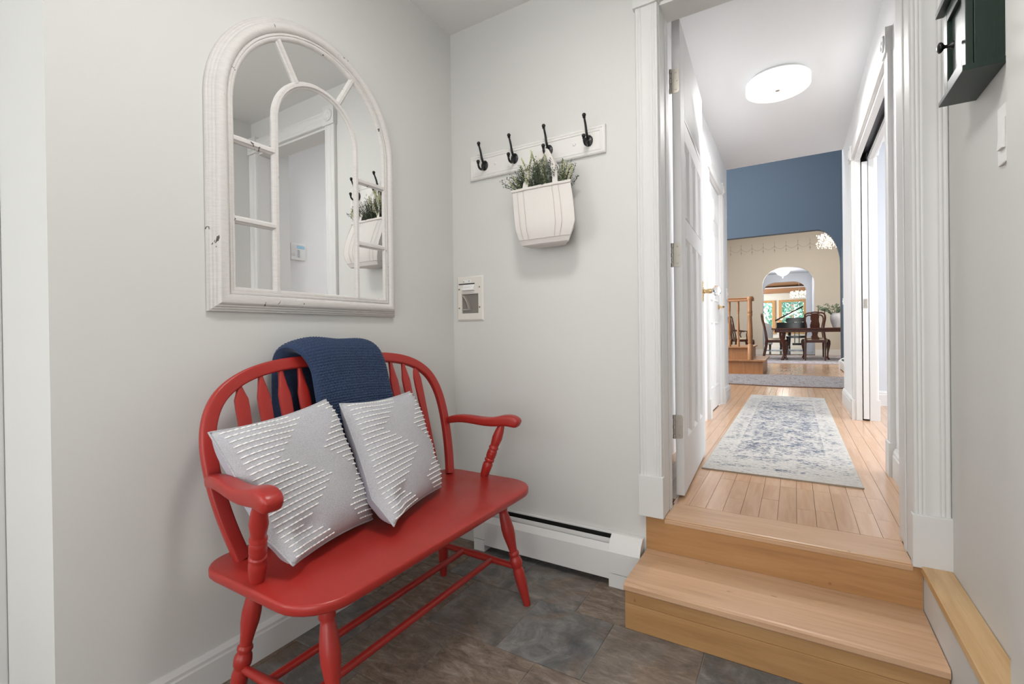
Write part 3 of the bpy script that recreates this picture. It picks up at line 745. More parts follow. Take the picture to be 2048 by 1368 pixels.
def turned(p0, p1, prof, name, n=18):
    MB().lathe(p0, p1, prof, n).build(name, RED, bn, smooth=40)
LEG = [(0, .0135), (.04, .016), (.10, .0185), (.14, .0195), (.15, .0165), (.165, .016), (.18, .0175), (.24, .021), (.31, .0235), (.37, .0225), (.44, .018), (.50, .0150), (.515, .0148), (.525, .0185), (.54, .0195), (.555, .017), (.565, .0165), (.58, .0205), (.61, .0225), (.64, .0215), (.66, .0175), (.668, .018), (.70, .0205), (.80, .0195), (.92, .0155), (1, .013)]
legs = []
for s in (-1, 1):
    for (xt, xb, yt, yb) in ((.490, .585, .375, .412), (.225, .178, .372, .428)):
        p0 = Vector((xt, BY+s*yt, SZ-.028)); p1 = Vector((xb, BY+s*yb, 0)); legs.append((p0, p1))
        turned(p0, p1, LEG, 'leg')
def on_leg(l, z): a, b = l; t = (a.z-z)/(a.z-b.z); return a+(b-a)*t
for i in (0, 2):
    a, b = on_leg(legs[i], .137), on_leg(legs[i+1], .137)
    turned(a, b, [(0, .010), (.1, .011), (.5, .014), (.9, .011), (1, .010)], 'side_stretcher', 12)
for t in (.32, .70):
    a = on_leg(legs[0], .137).lerp(on_leg(legs[1], .137), t); b = on_leg(legs[2], .137).lerp(on_leg(legs[3], .137), t)
    turned(a, b, [(0, .0105), (.5, .0115), (1, .0105)], 'long_stretcher', 12)
POST = [(0, .013), (.05, .0165), (.20, .0195), (.26, .0195), (.285, .016), (.30, .016), (.315, .0195), (.345, .0195), (.36, .0165), (.375, .0175), (.40, .0195), (.42, .0185), (.435, .0195), (.46, .0195), (.475, .0185), (.49, .0195), (.52, .0175), (.535, .0160), (.55, .0195), (.575, .0195), (.595, .0165), (.62, .017), (.75, .0205), (.88, .0175), (1, .012)]
for s in (-1, 1):
    turned((.362, BY+s*.462, SZ-.005), (.432, BY+s*.494, .634), POST, 'arm_post')
    a = [(.168, .472, .632, .010, .014), (.20, .476, .643, .016, .016), (.25, .481, .650, .021, .0165), (.31, .487, .646, .024, .0165), (.36, .492, .641, .025, .017), (.41, .496, .645, .026, .0195), (.446, .500, .654, .026, .0225), (.478, .503, .653, .026, .0245), (.498, .505, .645, .024, .021), (.507, .506, .639, .018, .012)]
    MB().tube([(x, BY+s*y, z) for x, y, z, w_, h_ in a], 1, 16, sq=[(w_, h_) for x, y, z, w_, h_ in a], upv=(0, 0, 1)).build('arm', RED, bn, smooth=60, subsurf=1)

# ---------------------------------------------------------------- pillows
def pillow(name, label, c, h, seed, rows, wrinkle=0.):
    """c: corners bottom-near, bottom-far, top-near, top-far (near = towards the camera side of the bench)"""
    bl, br, tl, tr = [Vector(p) for p in c]
    nrm = ((br-bl).cross(tl-bl)).normalized()
    if nrm.x < 0: nrm = -nrm
    R = random.Random(seed); ph = [R.uniform(0, 6) for _ in range(8)]
    def P(a, b, side, lift=0.):
        # a along the width, b along the height, both -1..1; edges drawn in between the corners
        aa = a*(1-.065*(1-b*b)); bb_ = b*(1-.07*(1-a*a))
        u, v = (aa+1)/2, (bb_+1)/2
        p = bl*(1-u)*(1-v)+br*u*(1-v)+tl*(1-u)*v+tr*u*v
        cf = max(0, (-a-.50)/.5)*max(0, (-b-.50)/.5)          # the lower near corner flops forward on the seat
        p = p+nrm*(.045*cf)+Vector((0, 0, .010*cf))
        e = max(0., (1-a**4))*max(0., (1-b**4))
        t = h*e**.50*(1+.10*sin(3*a+ph[0])*sin(2.4*b+ph[1]))
        edge = (1-abs(a)**6)
        t += .0035*e**.3*sin(9*a+4*b+ph[2])*abs(b)**2 + .003*e**.3*sin(11*b-3*a+ph[3])*abs(a)**2
        if wrinkle:
            d = ((a+.62)**2*1.5+(b+.72)**2*3)
            t -= wrinkle*math.exp(-d*11)*e**.2; t += wrinkle*.5*math.exp(-((a+.80)**2+(b+.82)**2)*30)*e**.2
        return p+nrm*(side*t+lift)
    o = thing(name, label, 'pillow', tuple((bl+br)/2), group=None)
    N = 44
    f = MB().grid(lambda u, v: P(2*u-1, 2*v-1, 1), N, N)
    f.build('front_panel', PILLOW, o, smooth=180)
    MB().grid(lambda u, v: P(2*u-1, 2*v-1, -1), N, N, flip=True).build('back_panel', PILBACK, o, smooth=180)['label'] = 'plain lilac grey back'
    # rope-like stitched lines running in from both edges, their ends stepping in zigzags
    st = MB()
    for i in range(rows):
        b = -.93+1.86*i/(rows-1)
        tri = abs(((i+2) % 12)/6-1)
        for side in (-1, 1):
            q = tri if side < 0 else 1-abs(((i+3) % 12)/6-1)
            ln = (.40+.72*tri) if side < 0 else (.16+.55*q)
            a0, a1 = (-.955, -.955+ln) if side < 0 else (.955-ln, .955)
            L_ = (br-bl).length*(a1-a0)/2
            nd = max(2, int(L_/.0125))
            for k in range(nd):
                ta, tb = a0+(a1-a0)*(k+.02)/nd, a0+(a1-a0)*(k+.98)/nd
                pts = [P(ta+(tb-ta)*q_, b, 1, .0008+.0009*sin(pi*q_)) for q_ in (0, .5, 1)]
                st.tube(pts, [.0012, .0023, .0012], 6)
    tag(st.build('white_stitching', YARN, o, smooth=180), kind='stuff')
    sm = MB(); ring = []
    for k in range(160):
        t = k/40
        a, b = ((-1+2*t, -1) if t < 1 else (1, -1+2*(t-1)) if t < 2 else (1-2*(t-2), 1) if t < 3 else (-1, 1-2*(t-3)))
        ring.append(P(a, b, 1))
    sm.tube(ring+[ring[0]], .0028, 6); sm.build('seam', PILLOW, o, smooth=180)
    return o
pillow('throw_pillow', 'larger grey pillow with white stitched zigzags, tucked behind the near arm', [(.402, -1.178, .437), (.335, -.838, .440), (.232, -1.246, .768), (.212, -.903, .803)], .070, 3, 24, .036)
pillow('throw_pillow', 'smaller upright grey pillow with white stitched stripes, leaning in the middle of the bench', [(.440, -.902, .437), (.330, -.512, .444), (.252, -.884, .790), (.205, -.533, .786)], .062, 5, 23, .024)

# ---------------------------------------------------------------- knitted blanket over the back
bk = thing('knit_blanket', 'folded navy blue chunky knit blanket draped over the bench back', 'blanket', (.09, -.76, .6))
prof = [(.228, .560), (.201, .66), (.181, .74), (.164, .80), (.150, .86), (.140, .905), (.126, .946), (.104, .966), (.080, .970), (.058, .960), (.044, .935), (.038, .88), (.038, .80), (.040, .72), (.040, .62)]
pr = chaikin(prof, 3)
cum = [0]
for a, b in zip(pr, pr[1:]): cum.append(cum[-1]+math.hypot(b[0]-a[0], b[1]-a[1]))
TOT = cum[-1]
def at_len(s):
    s = min(max(s, 0), TOT)
    for k in range(len(pr)-1):
        if cum[k+1] >= s:
            t = (s-cum[k])/(cum[k+1]-cum[k]+1e-9); a, b = pr[k], pr[k+1]
            return a[0]+(b[0]-a[0])*t, a[1]+(b[1]-a[1])*t
    return pr[-1]
def blanket_pt(s, w, side, knit=True):
    x, z = at_len(s); x0, z0 = at_len(s-.006); x1, z1 = at_len(s+.006)
    tx, tz = x1-x0, z1-z0; l = math.hypot(tx, tz) or 1; nx, nz = tz/l, -tx/l
    if nx*(x-.09)+nz*(z-.85) < 0: nx, nz = -nx, -nz
    f = s/TOT                                  # 0 front hem ... 1 back hem
    tt = min(max((f-.40)/.22, 0), 1); tt = tt*tt*(3-2*tt)
    yl = -.902-.064*tt-.012*(1-f)*0; yr = -.588+.004*sin(9*f)-.02*tt
    y = yl+(yr-yl)*(w+1)/2
    h = .0205*max(0, 1-abs(w)**7)**.5*max(0, 1-abs(2*f-1)**40)**.5
    h += .004*sin(5*w+7*f)*max(0, 1-abs(w)**4)
    # the fold drops a little at both sides of the top and sags between
    drop = .016*max(0, (abs(w+.12)-.35))**1.3*(1 if .3 < f < .75 else .4)
    d = h
    if knit:
        r = s/.0088; row = math.floor(r); fr = r-row
        c = (y+3)/.0105+(.5 if row % 2 else 0); fc = c-math.floor(c)
        bump = (max(0, sin(pi*fr))**.7)*(max(0, sin(pi*fc))**.7)
        d += .0062*(bump-.5)*max(0, 1-abs(w)**14)
    d *= side
    return (x+nx*d, y+.0*d, z+nz*d-drop)
NS, NW = 440, 150
MB().grid(lambda a, b: blanket_pt(a*TOT, 2*b-1, 1), NS, NW).build('knit_outer', KNIT, bk, smooth=180)
tag(MB().grid(lambda a, b: blanket_pt(a*TOT, 2*b-1, -1, False), 60, 24, flip=True).build('knit_lining', KNIT, bk, smooth=180))

# ---------------------------------------------------------------- coat rack, tote bag, plant
ck = thing('coat_rack', 'white painted board with four black double hooks on the wall', 'coat rack', (.457, 0, 1.724))
x0, x1, za, zb = .119, .789, 1.724, 1.838
rr = []
for ins, dep in ((0, 0), (0, .011), (.005, .015), (.011, .016), (.0125, .014), (.016, .0165), (.022, .016), (.0235, .0135), (.028, .0135)):
    rr.append([(x0+ins, -dep, za+ins), (x1-ins, -dep, za+ins), (x1-ins, -dep, zb-ins), (x0+ins, -dep, zb-ins)])
WBOARD = mat('white_board', (.76, .745, .72), .5)
g = G(WBOARD); g.bump(g.noise(g.coord(scale=(1, 8, 14)), 30, 4), .15, .002)
MB().rings(rr).build('board', WBOARD, ck)
for xx in (.262, .655):
    MB().ball((xx, -.0135, 1.781), .007, 12, 6, (1, .7, 1)).build('screw_cap', WBOARD, ck, smooth=60)
for xx in (.204, .366, .5375, .719):
    y = -.0135
    hk = MB()
    hk.tubes_axis(Vector((xx, y, 1.782)), Vector((0, -.008, 0)), [(0, .0185), (.4, .0185), (.8, .014), (1.1, .001)], 18, 0)
    for k in range(len(hk.v)):
        p = hk.v[k]; hk.v[k] = (p[0], p[1], 1.782+(p[2]-1.782)*1.25)
    pts = chaikin([(xx, y-.004, 1.787), (xx, y-.017, 1.797), (xx, y-.026, 1.812), (xx, y-.031, 1.832), (xx, y-.040, 1.850), (xx, y-.046, 1.861)], 2)
    hk.tube(pts, [.0060-.0022*i/len(pts) for i in range(len(pts))], 10)
    pts = chaikin([(xx, y-.004, 1.777), (xx, y-.022, 1.757), (xx, y-.042, 1.756), (xx, y-.052, 1.766), (xx, y-.054, 1.777)], 2)
    hk.tube(pts, [.0060-.0020*i/len(pts) for i in range(len(pts))], 10)
    for (yy, zz) in ((y-.048, 1.870), (y-.054, 1.785)):
        hk.ball((xx, yy, zz), .0082, 12, 8); hk.tubes_axis(Vector((xx, yy+.001, zz-.012)), Vector((0, 0, .006)), [(0, .0045), (.5, .0068), (1, .0045)], 10, 0)
    h_ = hk.build('hook', BLACKM, ck, smooth=45)

tb = thing('tote_bag', 'small off-white canvas tote hung from the third black hook', 'bag', (.55, -.07, 1.36))
def bag_ring(z, ins=0.):
    T = [(1.362, .462, .667, -.040, -.112), (1.368, .455, .672, -.036, -.118), (1.40, .446, .690, -.026, -.130), (1.435, .437, .704, -.018, -.134), (1.48, .430, .699, -.012, -.130), (1.54, .417, .688, -.010, -.116), (1.58, .408, .678, -.012, -.104), (1.611, .400, .669, -.014, -.096)]
    for a, b in zip(T, T[1:]):
        if a[0] <= z <= b[0]:
            t = (z-a[0])/(b[0]-a[0]); q = [a[i]+(b[i]-a[i])*t for i in range(5)]; break
    else: q = T[-1]
    _, xl, xr, yb, yf = q; p = []
    xl += ins; xr -= ins; yb -= ins; yf += ins; xrb = xr-.052; xlb = xl+.02
    ym = (yb+yf)/2
    g_ = .010+.010*(z-1.362)/.25
    out = [(xl, yf)]+[(xl+(xr-xl)*i/12, yf-.004*sin(pi*i/12)-.0022*sin(i*2.1+z*40)) for i in range(1, 12)]+[(xr, yf), (xr-g_-.012, yf+(ym-yf)*.5), ((xr+xrb)/2-g_-.01, ym), (xrb-g_*.5, yb+(ym-yb)*.5)]
    out += [(xrb+(xlb-xrb)*i/12, yb) for i in range(13)]+[(xl+g_*.5, yb+(ym-yb)*.5), (xl+g_, ym), (xl+g_*.5, yf+(ym-yf)*.5)]
    tilt = .0
    return [(x, y, z) for x, y in out]
zs = [1.362, 1.368, 1.38, 1.40, 1.42, 1.435, 1.455, 1.48, 1.51, 1.54, 1.56, 1.58, 1.597, 1.611]
b_ = MB().rings([bag_ring(z) for z in zs]+[bag_ring(z, .0025) for z in zs[::-1]][:10], True, False)
n = len(bag_ring(1.4)); b_.f.append(tuple(range(n)))
b_.mi.append(0)
b_.build('bag_body', CANVAS, tb, smooth=50)
hm = MB().rings([bag_ring(1.6115, -.0005), bag_ring(1.6115, -.0035), bag_ring(1.599, -.0035), bag_ring(1.599, -.0005)], True, False)
hm.build('hem', CANVAS, tb, smooth=50)
hm = MB().rings([bag_ring(1.386, -.0002), bag_ring(1.386, -.0025), bag_ring(1.365, -.0025), bag_ring(1.365, -.0002)], True, False)
hm.build('base_band', CANVAS, tb, smooth=50)
th = MB()
for z, ins in ((1.6005, -.0042), (1.3845, -.003)):
    r_ = bag_ring(z, ins); th.tube(r_[:13], .0007, 4); th.tube(r_[13:], .0007, 4)
for fx in (.10, .205, .705, .81):
    th.tube([Vector((lambda r: (r[0][0]+(r[12][0]-r[0][0])*fx, min(p[1] for p in r[1:12])-.0012, z))(bag_ring(z))) for z in (1.386, 1.41, 1.44, 1.48, 1.52, 1.56, 1.599)], .0007, 4)
tag(th.build('stitching', THREAD, tb), 'tan stitch lines', kind='stuff')
pip = MB(); pip.tube([bag_ring(z)[12] for z in (1.362, 1.38, 1.40, 1.42, 1.435)], .0022, 6); pip.tube([bag_ring(z)[12] for z in (1.435, 1.48, 1.54, 1.611)], .0016, 6); pip.build('piping', CANVAS, tb, smooth=60)
def strap(pts, w_=.0115, t=.0012):
    p = chaikin(pts, 2)
    MB().tube(p, 1, 8, sq=(w_, t), upv=(.15, -1, .05)).build('handle', CANVAS, tb, smooth=60)
strap([(.606, -.100, 1.585), (.606, -.102, 1.612), (.600, -.090, 1.66), (.580, -.080, 1.705), (.560, -.070, 1.745), (.545, -.058, 1.766), (.530, -.054, 1.764), (.512, -.062, 1.735), (.490, -.078, 1.69), (.470, -.095, 1.64), (.466, -.102, 1.612), (.466, -.100, 1.585)])
strap([(.600, -.016, 1.60), (.596, -.02, 1.65), (.570, -.034, 1.715), (.545, -.046, 1.762), (.530, -.043, 1.763), (.505, -.034, 1.715), (.478, -.02, 1.65), (.474, -.016, 1.60)])

pl = thing('faux_greenery', 'sprigs of dark leaves and pale green flower spikes in the hanging tote', 'plant', (.53, -.06, 1.55))
R = random.Random(11)
stems, leaves, spikes = MB(), MB(), MB()
def leaf(mb, p, d, L, w_):
    d = d.normalized(); s = d.cross(Vector((R.uniform(-1, 1), R.uniform(-1, 1), R.uniform(-1, 1)))).normalized(); nn = d.cross(s)
    mb.add([p, p+d*L*.5+s*w_+nn*w_*.3, p+d*L, p+d*L*.5-s*w_+nn*w_*.3], [(0, 1, 2, 3)])
def curve(p0, p1, bend, n=7):
    p0, p1 = Vector(p0), Vector(p1); return [p0.lerp(p1, i/n)+Vector(bend)*sin(pi*i/n) for i in range(n+1)]
for i in range(120):
    a = R.uniform(-1, 1); b = R.uniform(-1, 1)
    base = Vector((.540+.095*a, -.058+.02*b, 1.575)); L = R.uniform(.06, .15)*(1-.25*abs(a))
    tip = base+Vector((a*.045+R.uniform(-.03, .03)-.012, b*.035-.025, L))
    tip.y = min(tip.y, -.014)
    c = curve(base, tip, (R.uniform(-.012, .012), 0, .006))
    stems.tube(c, [.0009]*len(c), 4)
    for k in range(1, len(c)):
        for q in range(7):
            p = c[k-1].lerp(c[k], R.random()); d = (c[k]-c[k-1]).normalized()*.6+Vector((R.uniform(-1, 1), R.uniform(-1, .6), R.uniform(-.5, .9)))
            d.normalize(); p2 = p+d*R.uniform(.003, .010)
            leaf(leaves, p2, d, R.uniform(.0045, .0080), R.uniform(.0014, .0024))
            if q % 3 == 0: stems.tube([p, p2], [.0005, .0004], 3)
for (xa, za, xb, zb_, ya) in ((.50, 1.63, .452, 1.735, -.10), (.52, 1.66, .492, 1.762, -.09), (.45, 1.72, .500, 1.752, -.10), (.54, 1.64, .552, 1.735, -.085), (.47, 1.64, .455, 1.70, -.11), (.46, 1.62, .49, 1.68, -.11), (.44, 1.615, .385, 1.648, -.09), (.61, 1.625, .672, 1.670, -.10), (.615, 1.615, .682, 1.660, -.095), (.61, 1.62, .640, 1.69, -.10), (.55, 1.63, .53, 1.72, -.09), (.47, 1.60, .475, 1.655, -.115), (.60, 1.62, .655, 1.675, -.11), (.445, 1.61, .41, 1.665, -.10)):
    c = curve((xa, -.06, za-.06), (xb, ya, zb_), (R.uniform(-.006, .006), 0, .006), 12)
    stems.tube(c, [.0014]*len(c), 4)
    for k in range(4, len(c)):
        t = k/(len(c)-1)
        for q in range(15):
            an = R.uniform(0, 2*pi); rr_ = .0058*(1.15-t*.8)
            spikes.ball(c[k]+Vector((rr_*cos(an), rr_*sin(an), R.uniform(-.006, .006))), R.uniform(.0015, .0026), 5, 3)
tag(stems.build('stems', STEM, pl), kind='stuff')
tag(leaves.build('leaves', LEAF, pl), 'tiny dark green leaves', kind='stuff')
tag(spikes.build('flower_spikes', SPIKE, pl), 'pale yellow green flower spikes', kind='stuff')

# ---------------------------------------------------------------- central vacuum inlet
vc = thing('vacuum_inlet', 'almond plastic central vacuum wall plate with an open square port', 'wall plate', (.103, 0, 1.062))
x0, x1, za, zb = .026, .181, 1.062, 1.276
hx0, hx1, hz0, hz1 = .056, .152, 1.098, 1.190
fr = MB()
def rect(a, b, c, d, y): return [(a, y, c), (b, y, c), (b, y, d), (a, y, d)]
fr.rings([rect(x0, x1, za, zb, 0), rect(x0, x1, za, zb, -.004), rect(x0+.007, x1-.007, za+.007, zb-.007, -.009), rect(hx0-.002, hx1+.002, hz0-.002, hz1+.002, -.009), rect(hx0, hx1, hz0, hz1, -.007), rect(hx0, hx1, hz0, hz1, -.002)], True, False)
fr.build('plate', ALMOND, vc)
GREYP = mat('port_plastic', (.20, .185, .165), .5)
po = MB().box(hx0, hx1, -.0022, -.0012, hz0, hz1)
po.build('port_back', GREYP, vc)
po = MB(); po.tube(chaikin([(.066, -.0035, 1.186), (.088, -.005, 1.160), (.098, -.005, 1.135), (.100, -.004, 1.118)], 2), [.010]*13, 8, sq=(.014, .003)); po.box(.058, .108, -.0065, -.002, 1.112, 1.120)
po.build('port_flap', mat('port_grey', (.33, .31, .28), .5), vc, smooth=40)
hd = MB().prism([(-.009, 1.236), (-.010, 1.236), (-.024, 1.212), (-.024, 1.208), (-.009, 1.206)], 'x', .066, .134)
hd.build('hinged_lip', PLASTIC, vc, bevel=.001)
box1('slot', DARK, .040, .134, -.0103, -.0095, 1.2365, 1.2415, vc)
lab = MB().box(.066, .114, -.0096, -.009, 1.246, 1.258); lab.build('label', PLASTIC, vc)
mk = MB(); mk.prism([(.098, 1.2485), (.106, 1.252), (.098, 1.2555), (.101, 1.252)], 'y', -.0102, -.0096); mk.box(.068, .0705, -.0102, -.0096, 1.247, 1.2535)
for k in range(9): mk.box(.068+.0048*k, .068+.0048*k+.0034, -.0185-.0, -.0180, 1.2212, 1.2222)
tag(mk.build('printed_marks', mat('print_ink', (.05, .05, .05), .7), vc), kind='stuff')
for (sx, sz) in ((.041, 1.215), (.161, 1.221), (.041, 1.124), (.161, 1.126)):
    MB().tubes_axis(Vector((sx, -.009, sz)), Vector((0, -.002, 0)), [(0, .0042), (.7, .0038), (1, .002)], 10, 0).build('screw', mat('screw_steel', (.25, .22, .19), .4, .8), vc, smooth=40)

# ---------------------------------------------------------------- baseboard heater
ht = thing('baseboard_heater', 'white hot-water baseboard heater along the floor beside the steps', 'heater', (.53, -.03, 0))
HX0, HX1 = .150, .925
def prof_x(poly, xa, xb, name, m, bev=.0008): return MB().prism(poly, 'x', xa, xb).build(name, m, ht, bevel=bev)
prof_x([(-.001, .03), (-.004, .03), (-.004, .188), (-.011, .188), (-.012, .185), (-.0135, .186), (-.0135, .192), (-.001, .192)], HX0, HX1-.02, 'back_panel', HEATW)
prof_x([(-.004, .03), (-.050, .03), (-.050, .135), (-.004, .135)], HX0+.06, HX1-.115, 'fin_core', DARK, 0)  # black so the slot above reads dark, its shade in the colour
prof_x([(-.0042, .134), (-.0048, .134), (-.0048, .182), (-.0042, .182)], HX0+.06, HX1-.115, 'slot_shade', DARK, 0)  # black strip added as the shade inside the slot
prof_x([(-.0345, .150), (-.0345, .177), (-.0365, .177), (-.0365, .150)], HX0+.06, HX1-.115, 'damper', HEATW)
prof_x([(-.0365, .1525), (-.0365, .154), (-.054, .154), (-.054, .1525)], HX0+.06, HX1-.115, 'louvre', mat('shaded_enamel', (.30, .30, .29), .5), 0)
prof_x([(-.0535, .160), (-.052, .163), (-.055, .163), (-.066, .136), (-.066, .030), (-.062, .030), (-.062, .135)], HX0+.06, HX1-.115, 'front_cover', HEATW)
for xa, xb, zz in ((HX0, HX0+.062, 0.0), (HX1-.125, HX1, 0.0)):
    prof_x([(-.001, .055), (-.068, .055), (-.068, .138), (-.050, .176), (-.022, .194), (-.001, .194)], xa, xb, 'end_cap', HEATW, .0015)
    prof_x([(-.001, zz), (-.0665, zz), (-.0665, .053), (-.001, .053)], xa+.001, xb-.002, 'end_foot', HEATW, .001)

# ---------------------------------------------------------------- key cabinet and switch on the right-hand wall
kc = thing('key_cabinet', 'small dark green wooden wall cabinet with a black knob', 'cabinet', (1.79, -.35, 1.55))
yA, yB = -.442, -.266; zA, zB = 1.563, 1.775
MB().box(1.772, 1.8195, yA, yB, zA, zB).build('body', CABG, kc, bevel=.001)
dr = MB()
xf = 1.7715; xo = 1.7585
for (a, b, c, d) in ((yA+.003, yA+.031, zA+.002, zB-.004), (yB-.031, yB-.003, zA+.002, zB-.004), (yA+.031, yB-.031, zA+.002, zA+.032), (yA+.031, yB-.031, zB-.034, zB-.004)): dr.box(xo, xf, a, b, c, d)
dr.box(xo+.008, xf, yA+.031, yB-.031, zA+.032, zB-.034)
door = dr.build('door', CABG, kc, bevel=.001)
kb = MB(); kb.lathe((xo, -.352, 1.657), (xo-.030, -.352, 1.657), [(0, .0085), (.1, .008), (.2, .0045), (.5, .004), (.58, .0058), (.66, .0095), (.74, .0118), (.82, .0124), (.90, .0112), (.96, .008), (1, .003)], 20)
kb.build('knob', BLACKM, door, smooth=50)
MB().box(1.750, 1.8195, yA-.012, yB+.010, zA-.012, zA).build('bottom_board', CABG, kc, bevel=.001)
MB().box(1.746, 1.8195, yA-.014, yB+.014, zB, zB+.014).build('top_board', CABG, kc, bevel=.001)
sw = thing('light_switch', 'white rocker switch plate on the entry wall under the dark cabinet', 'light switch', (1.82, -.475, 1.345))
box1('plate', PLASTIC, 1.8145, 1.82, -.535, -.412, 1.342, 1.466, sw, .002)
MB().prism([(1.8145, 1.372), (1.8085, 1.372), (1.811, 1.404), (1.812, 1.436), (1.8145, 1.436)], 'y', -.458, -.428).build('rocker', PLASTIC, sw, bevel=.001)
MB().prism([(1.8145, 1.372), (1.8085, 1.372), (1.811, 1.404), (1.812, 1.436), (1.8145, 1.436)], 'y', -.520, -.490).build('rocker', PLASTIC, sw, bevel=.001)
for q in sw.children:
    if q.name.startswith('rocker'):
        pass

# ---------------------------------------------------------------- lamps and keypad
def drum_lamp(name, label, c, r, h, zc, mglass):
    t = thing(name, label, 'ceiling lamp', (c[0], c[1], zc-h))
    X, Y = c
    MB().lathe((X, Y, zc), (X, Y, zc-h*.30), [(0, r*.93), (1, r*.93)], 40).build('ceiling_plate', PLASTIC, t, smooth=40)
    MB().lathe((X, Y, zc-h*.2), (X, Y, zc-h), [(0, r*.95), (.0, r), (.97, r), (1, r*.985), (1.0, r*.2)], 48).build('diffuser', mglass, t, smooth=40)
    MB().lathe((X, Y, zc-h), (X, Y, zc-h-.003), [(0, r*.93), (1, r*.925)], 48).build('lower_disc', LAMPD if mglass is LAMPG else mglass, t, smooth=40)
    rim = MB()
    for k in range(56):
        a = 2*pi*k/56
        for q in (.35, .62, .86):
            rim.ball((X+(r+.001)*cos(a+q), Y+(r+.001)*sin(a+q), zc-h*q), .009, 6, 4, (1, 1, 1.2))
    tag(rim.build('crystal_band', mglass, t, smooth=60), kind='stuff')
    MB().lathe((X, Y, zc-h), (X, Y, zc-h-.008), [(0, .016), (.6, .014), (1, .006)], 14).build('finial', NICKEL, t, smooth=40)
    return t
drum_lamp('ceiling_lamp', 'round white crystal drum lamp on the hall ceiling', (1.349, 1.86), .186, .085, HC, LAMPG)
drum_lamp('ceiling_lamp', 'round lamp on the entry ceiling above the tile floor', (1.0, -1.08), .15, .07, CZ, LAMPE)
pt = bpy.data.lights.new('hall_lamp_glow', 'AREA'); pt.shape = 'DISK'; pt.size = .36; pt.energy = LAMP_HALL; pt.color = (1, .985, .96)
po_ = bpy.data.objects.new('hall_lamp_glow', pt); COL.objects.link(po_); po_.location = (1.349, 1.86, HC-.10)
pt = bpy.data.lights.new('entry_lamp_glow', 'AREA'); pt.shape = 'DISK'; pt.size = .29; pt.energy = LAMP_ENTRY; pt.color = (1, .975, .94)
po_ = bpy.data.objects.new('entry_lamp_glow', pt); COL.objects.link(po_); po_.location = (1.0, -1.08, CZ-.085)
kp = thing('alarm_keypad', 'white alarm keypad on the hall wall, seen in the mirror', 'keypad', (1.845, .345, 1.575))
box1('case', PLASTIC, 1.822, 1.845, .285, .405, 1.575, 1.70, kp, .004)
box1('screen', SCREEN, 1.8205, 1.823, .335, .397, 1.662, 1.684, kp)
for r in range(4):
    for c in range(2): box1('key', GREYK, 1.8205, 1.823, .340+.0095*c, .347+.0095*c, 1.596+.0145*r, 1.605+.0145*r, kp)
for r in range(2):
    for c in range(2): box1('key', PLASTIC, 1.8195, 1.823, .300+.012*c, .308+.012*c, 1.602+.014*r, 1.609+.014*r, kp)

# ---------------------------------------------------------------- rugs
rg = thing('runner_rug', 'pale runner rug with a worn navy pattern on the hall floor', 'rug', (1.355, 2.38, HF))
MB().box(1.018, 1.692, .748, 3.985, HF+.0007, HF+.0075).build('rug_pile', RUG, rg, bevel=.002)
for yy in (.7455, 3.982): box1('binding', RUGEDGE, 1.0165, 1.6935, yy, yy+.0055, HF+.0005, HF+.0068, rg)
def ell(cx, cy, rx, ry, z0, z1, m, name, parent, n=64):
    return MB().prism([(cx+rx*cos(2*pi*i/n), cy+ry*sin(2*pi*i/n)) for i in range(n)], 'z', z0, z1).build(name, m, parent)
rg = thing('oval_rug', 'oval grey and rust patterned rug on the foyer floor', 'rug', (1.30, 5.95, HF))
ell(1.30, 5.92, 1.55, .91, HF+.0006, HF+.008, fabric('oval_border', (.22, .12, .09), (.16, .09, .07), 60), 'border', rg)
ell(1.30, 5.92, 1.49, .85, HF+.0081, HF+.009, OVAL, 'rug_pile', rg)
rg = thing('dining_rug', 'large pale patterned rug under the dining table', 'rug', (1.9, 11.75, HF))
MB().box(.1, 3.8, 9.95, 13.7, HF+.0006, HF+.008).build('border', fabric('dining_border', (.30, .24, .27), (.40, .36, .40), 30), rg)
MB().box(.25, 3.65, 10.15, 13.5, HF+.0081, HF+.009).build('rug_pile', DINRUG, rg)

# ---------------------------------------------------------------- stair landing with balustrade in the foyer
sl = thing('stair_landing', 'oak stair landing with two steps at the side of the foyer', 'stairs', (-.4, 7.4, HF))
box1('riser', OAK, -2.55, .985, 6.87, 8.3, HF, HF+.205, sl, .002)
box1('tread', OAK, -2.55, 1.022, 6.84, 8.33, HF+.205, HF+.235, sl, .006)
box1('riser', OAK, -2.55, .795, 6.93, 8.25, HF+.235, HF+.425, sl, .002)
box1('tread', OAK, -2.55, .825, 6.90, 8.28, HF+.425, HF+.452, sl, .006)
ba = thing('balustrade', 'oak stair railing with turned balusters and newel post', 'railing', (.2, 6.98, HF+.452))
zT = HF+.452
MB().prism([(a-.045, b) for a, b in ((6.945, 1.50), (6.945, 1.52), (6.958, 1.53), (6.958, 1.545), (6.95, 1.555), (6.98, 1.565), (7.01, 1.555), (7.002, 1.545), (7.002, 1.53), (7.015, 1.52), (7.015, 1.50))], 'x', -2.4, .86).build('handrail', OAK, ba, bevel=.003)
BAL = [(0, .022), (.14, .022), (.16, .014), (.18, .018), (.2, .013), (.3, .02), (.36, .023), (.6, .0165), (.7, .012), (.74, .018), (.76, .013), (.78, .018), (.8, .02), (1, .02)]
for k in range(14):
    MB().lathe((.62-.135*k, 6.935, zT), (.62-.135*k, 6.935, 1.505), BAL, 10).build('baluster', OAK, ba, smooth=40)
NEW = [(0, .042), (.25, .042), (.27, .030), (.30, .040), (.33, .031), (.36, .040), (.40, .042), (.60, .036), (.72, .030), (.76, .042), (.78, .034), (.80, .042), (.83, .034), (1, .034)]
MB().lathe((.80, 6.886, HF+.2355), (.80, 6.886, 1.51), NEW, 14).build('newel_post', OAK, ba, smooth=40)
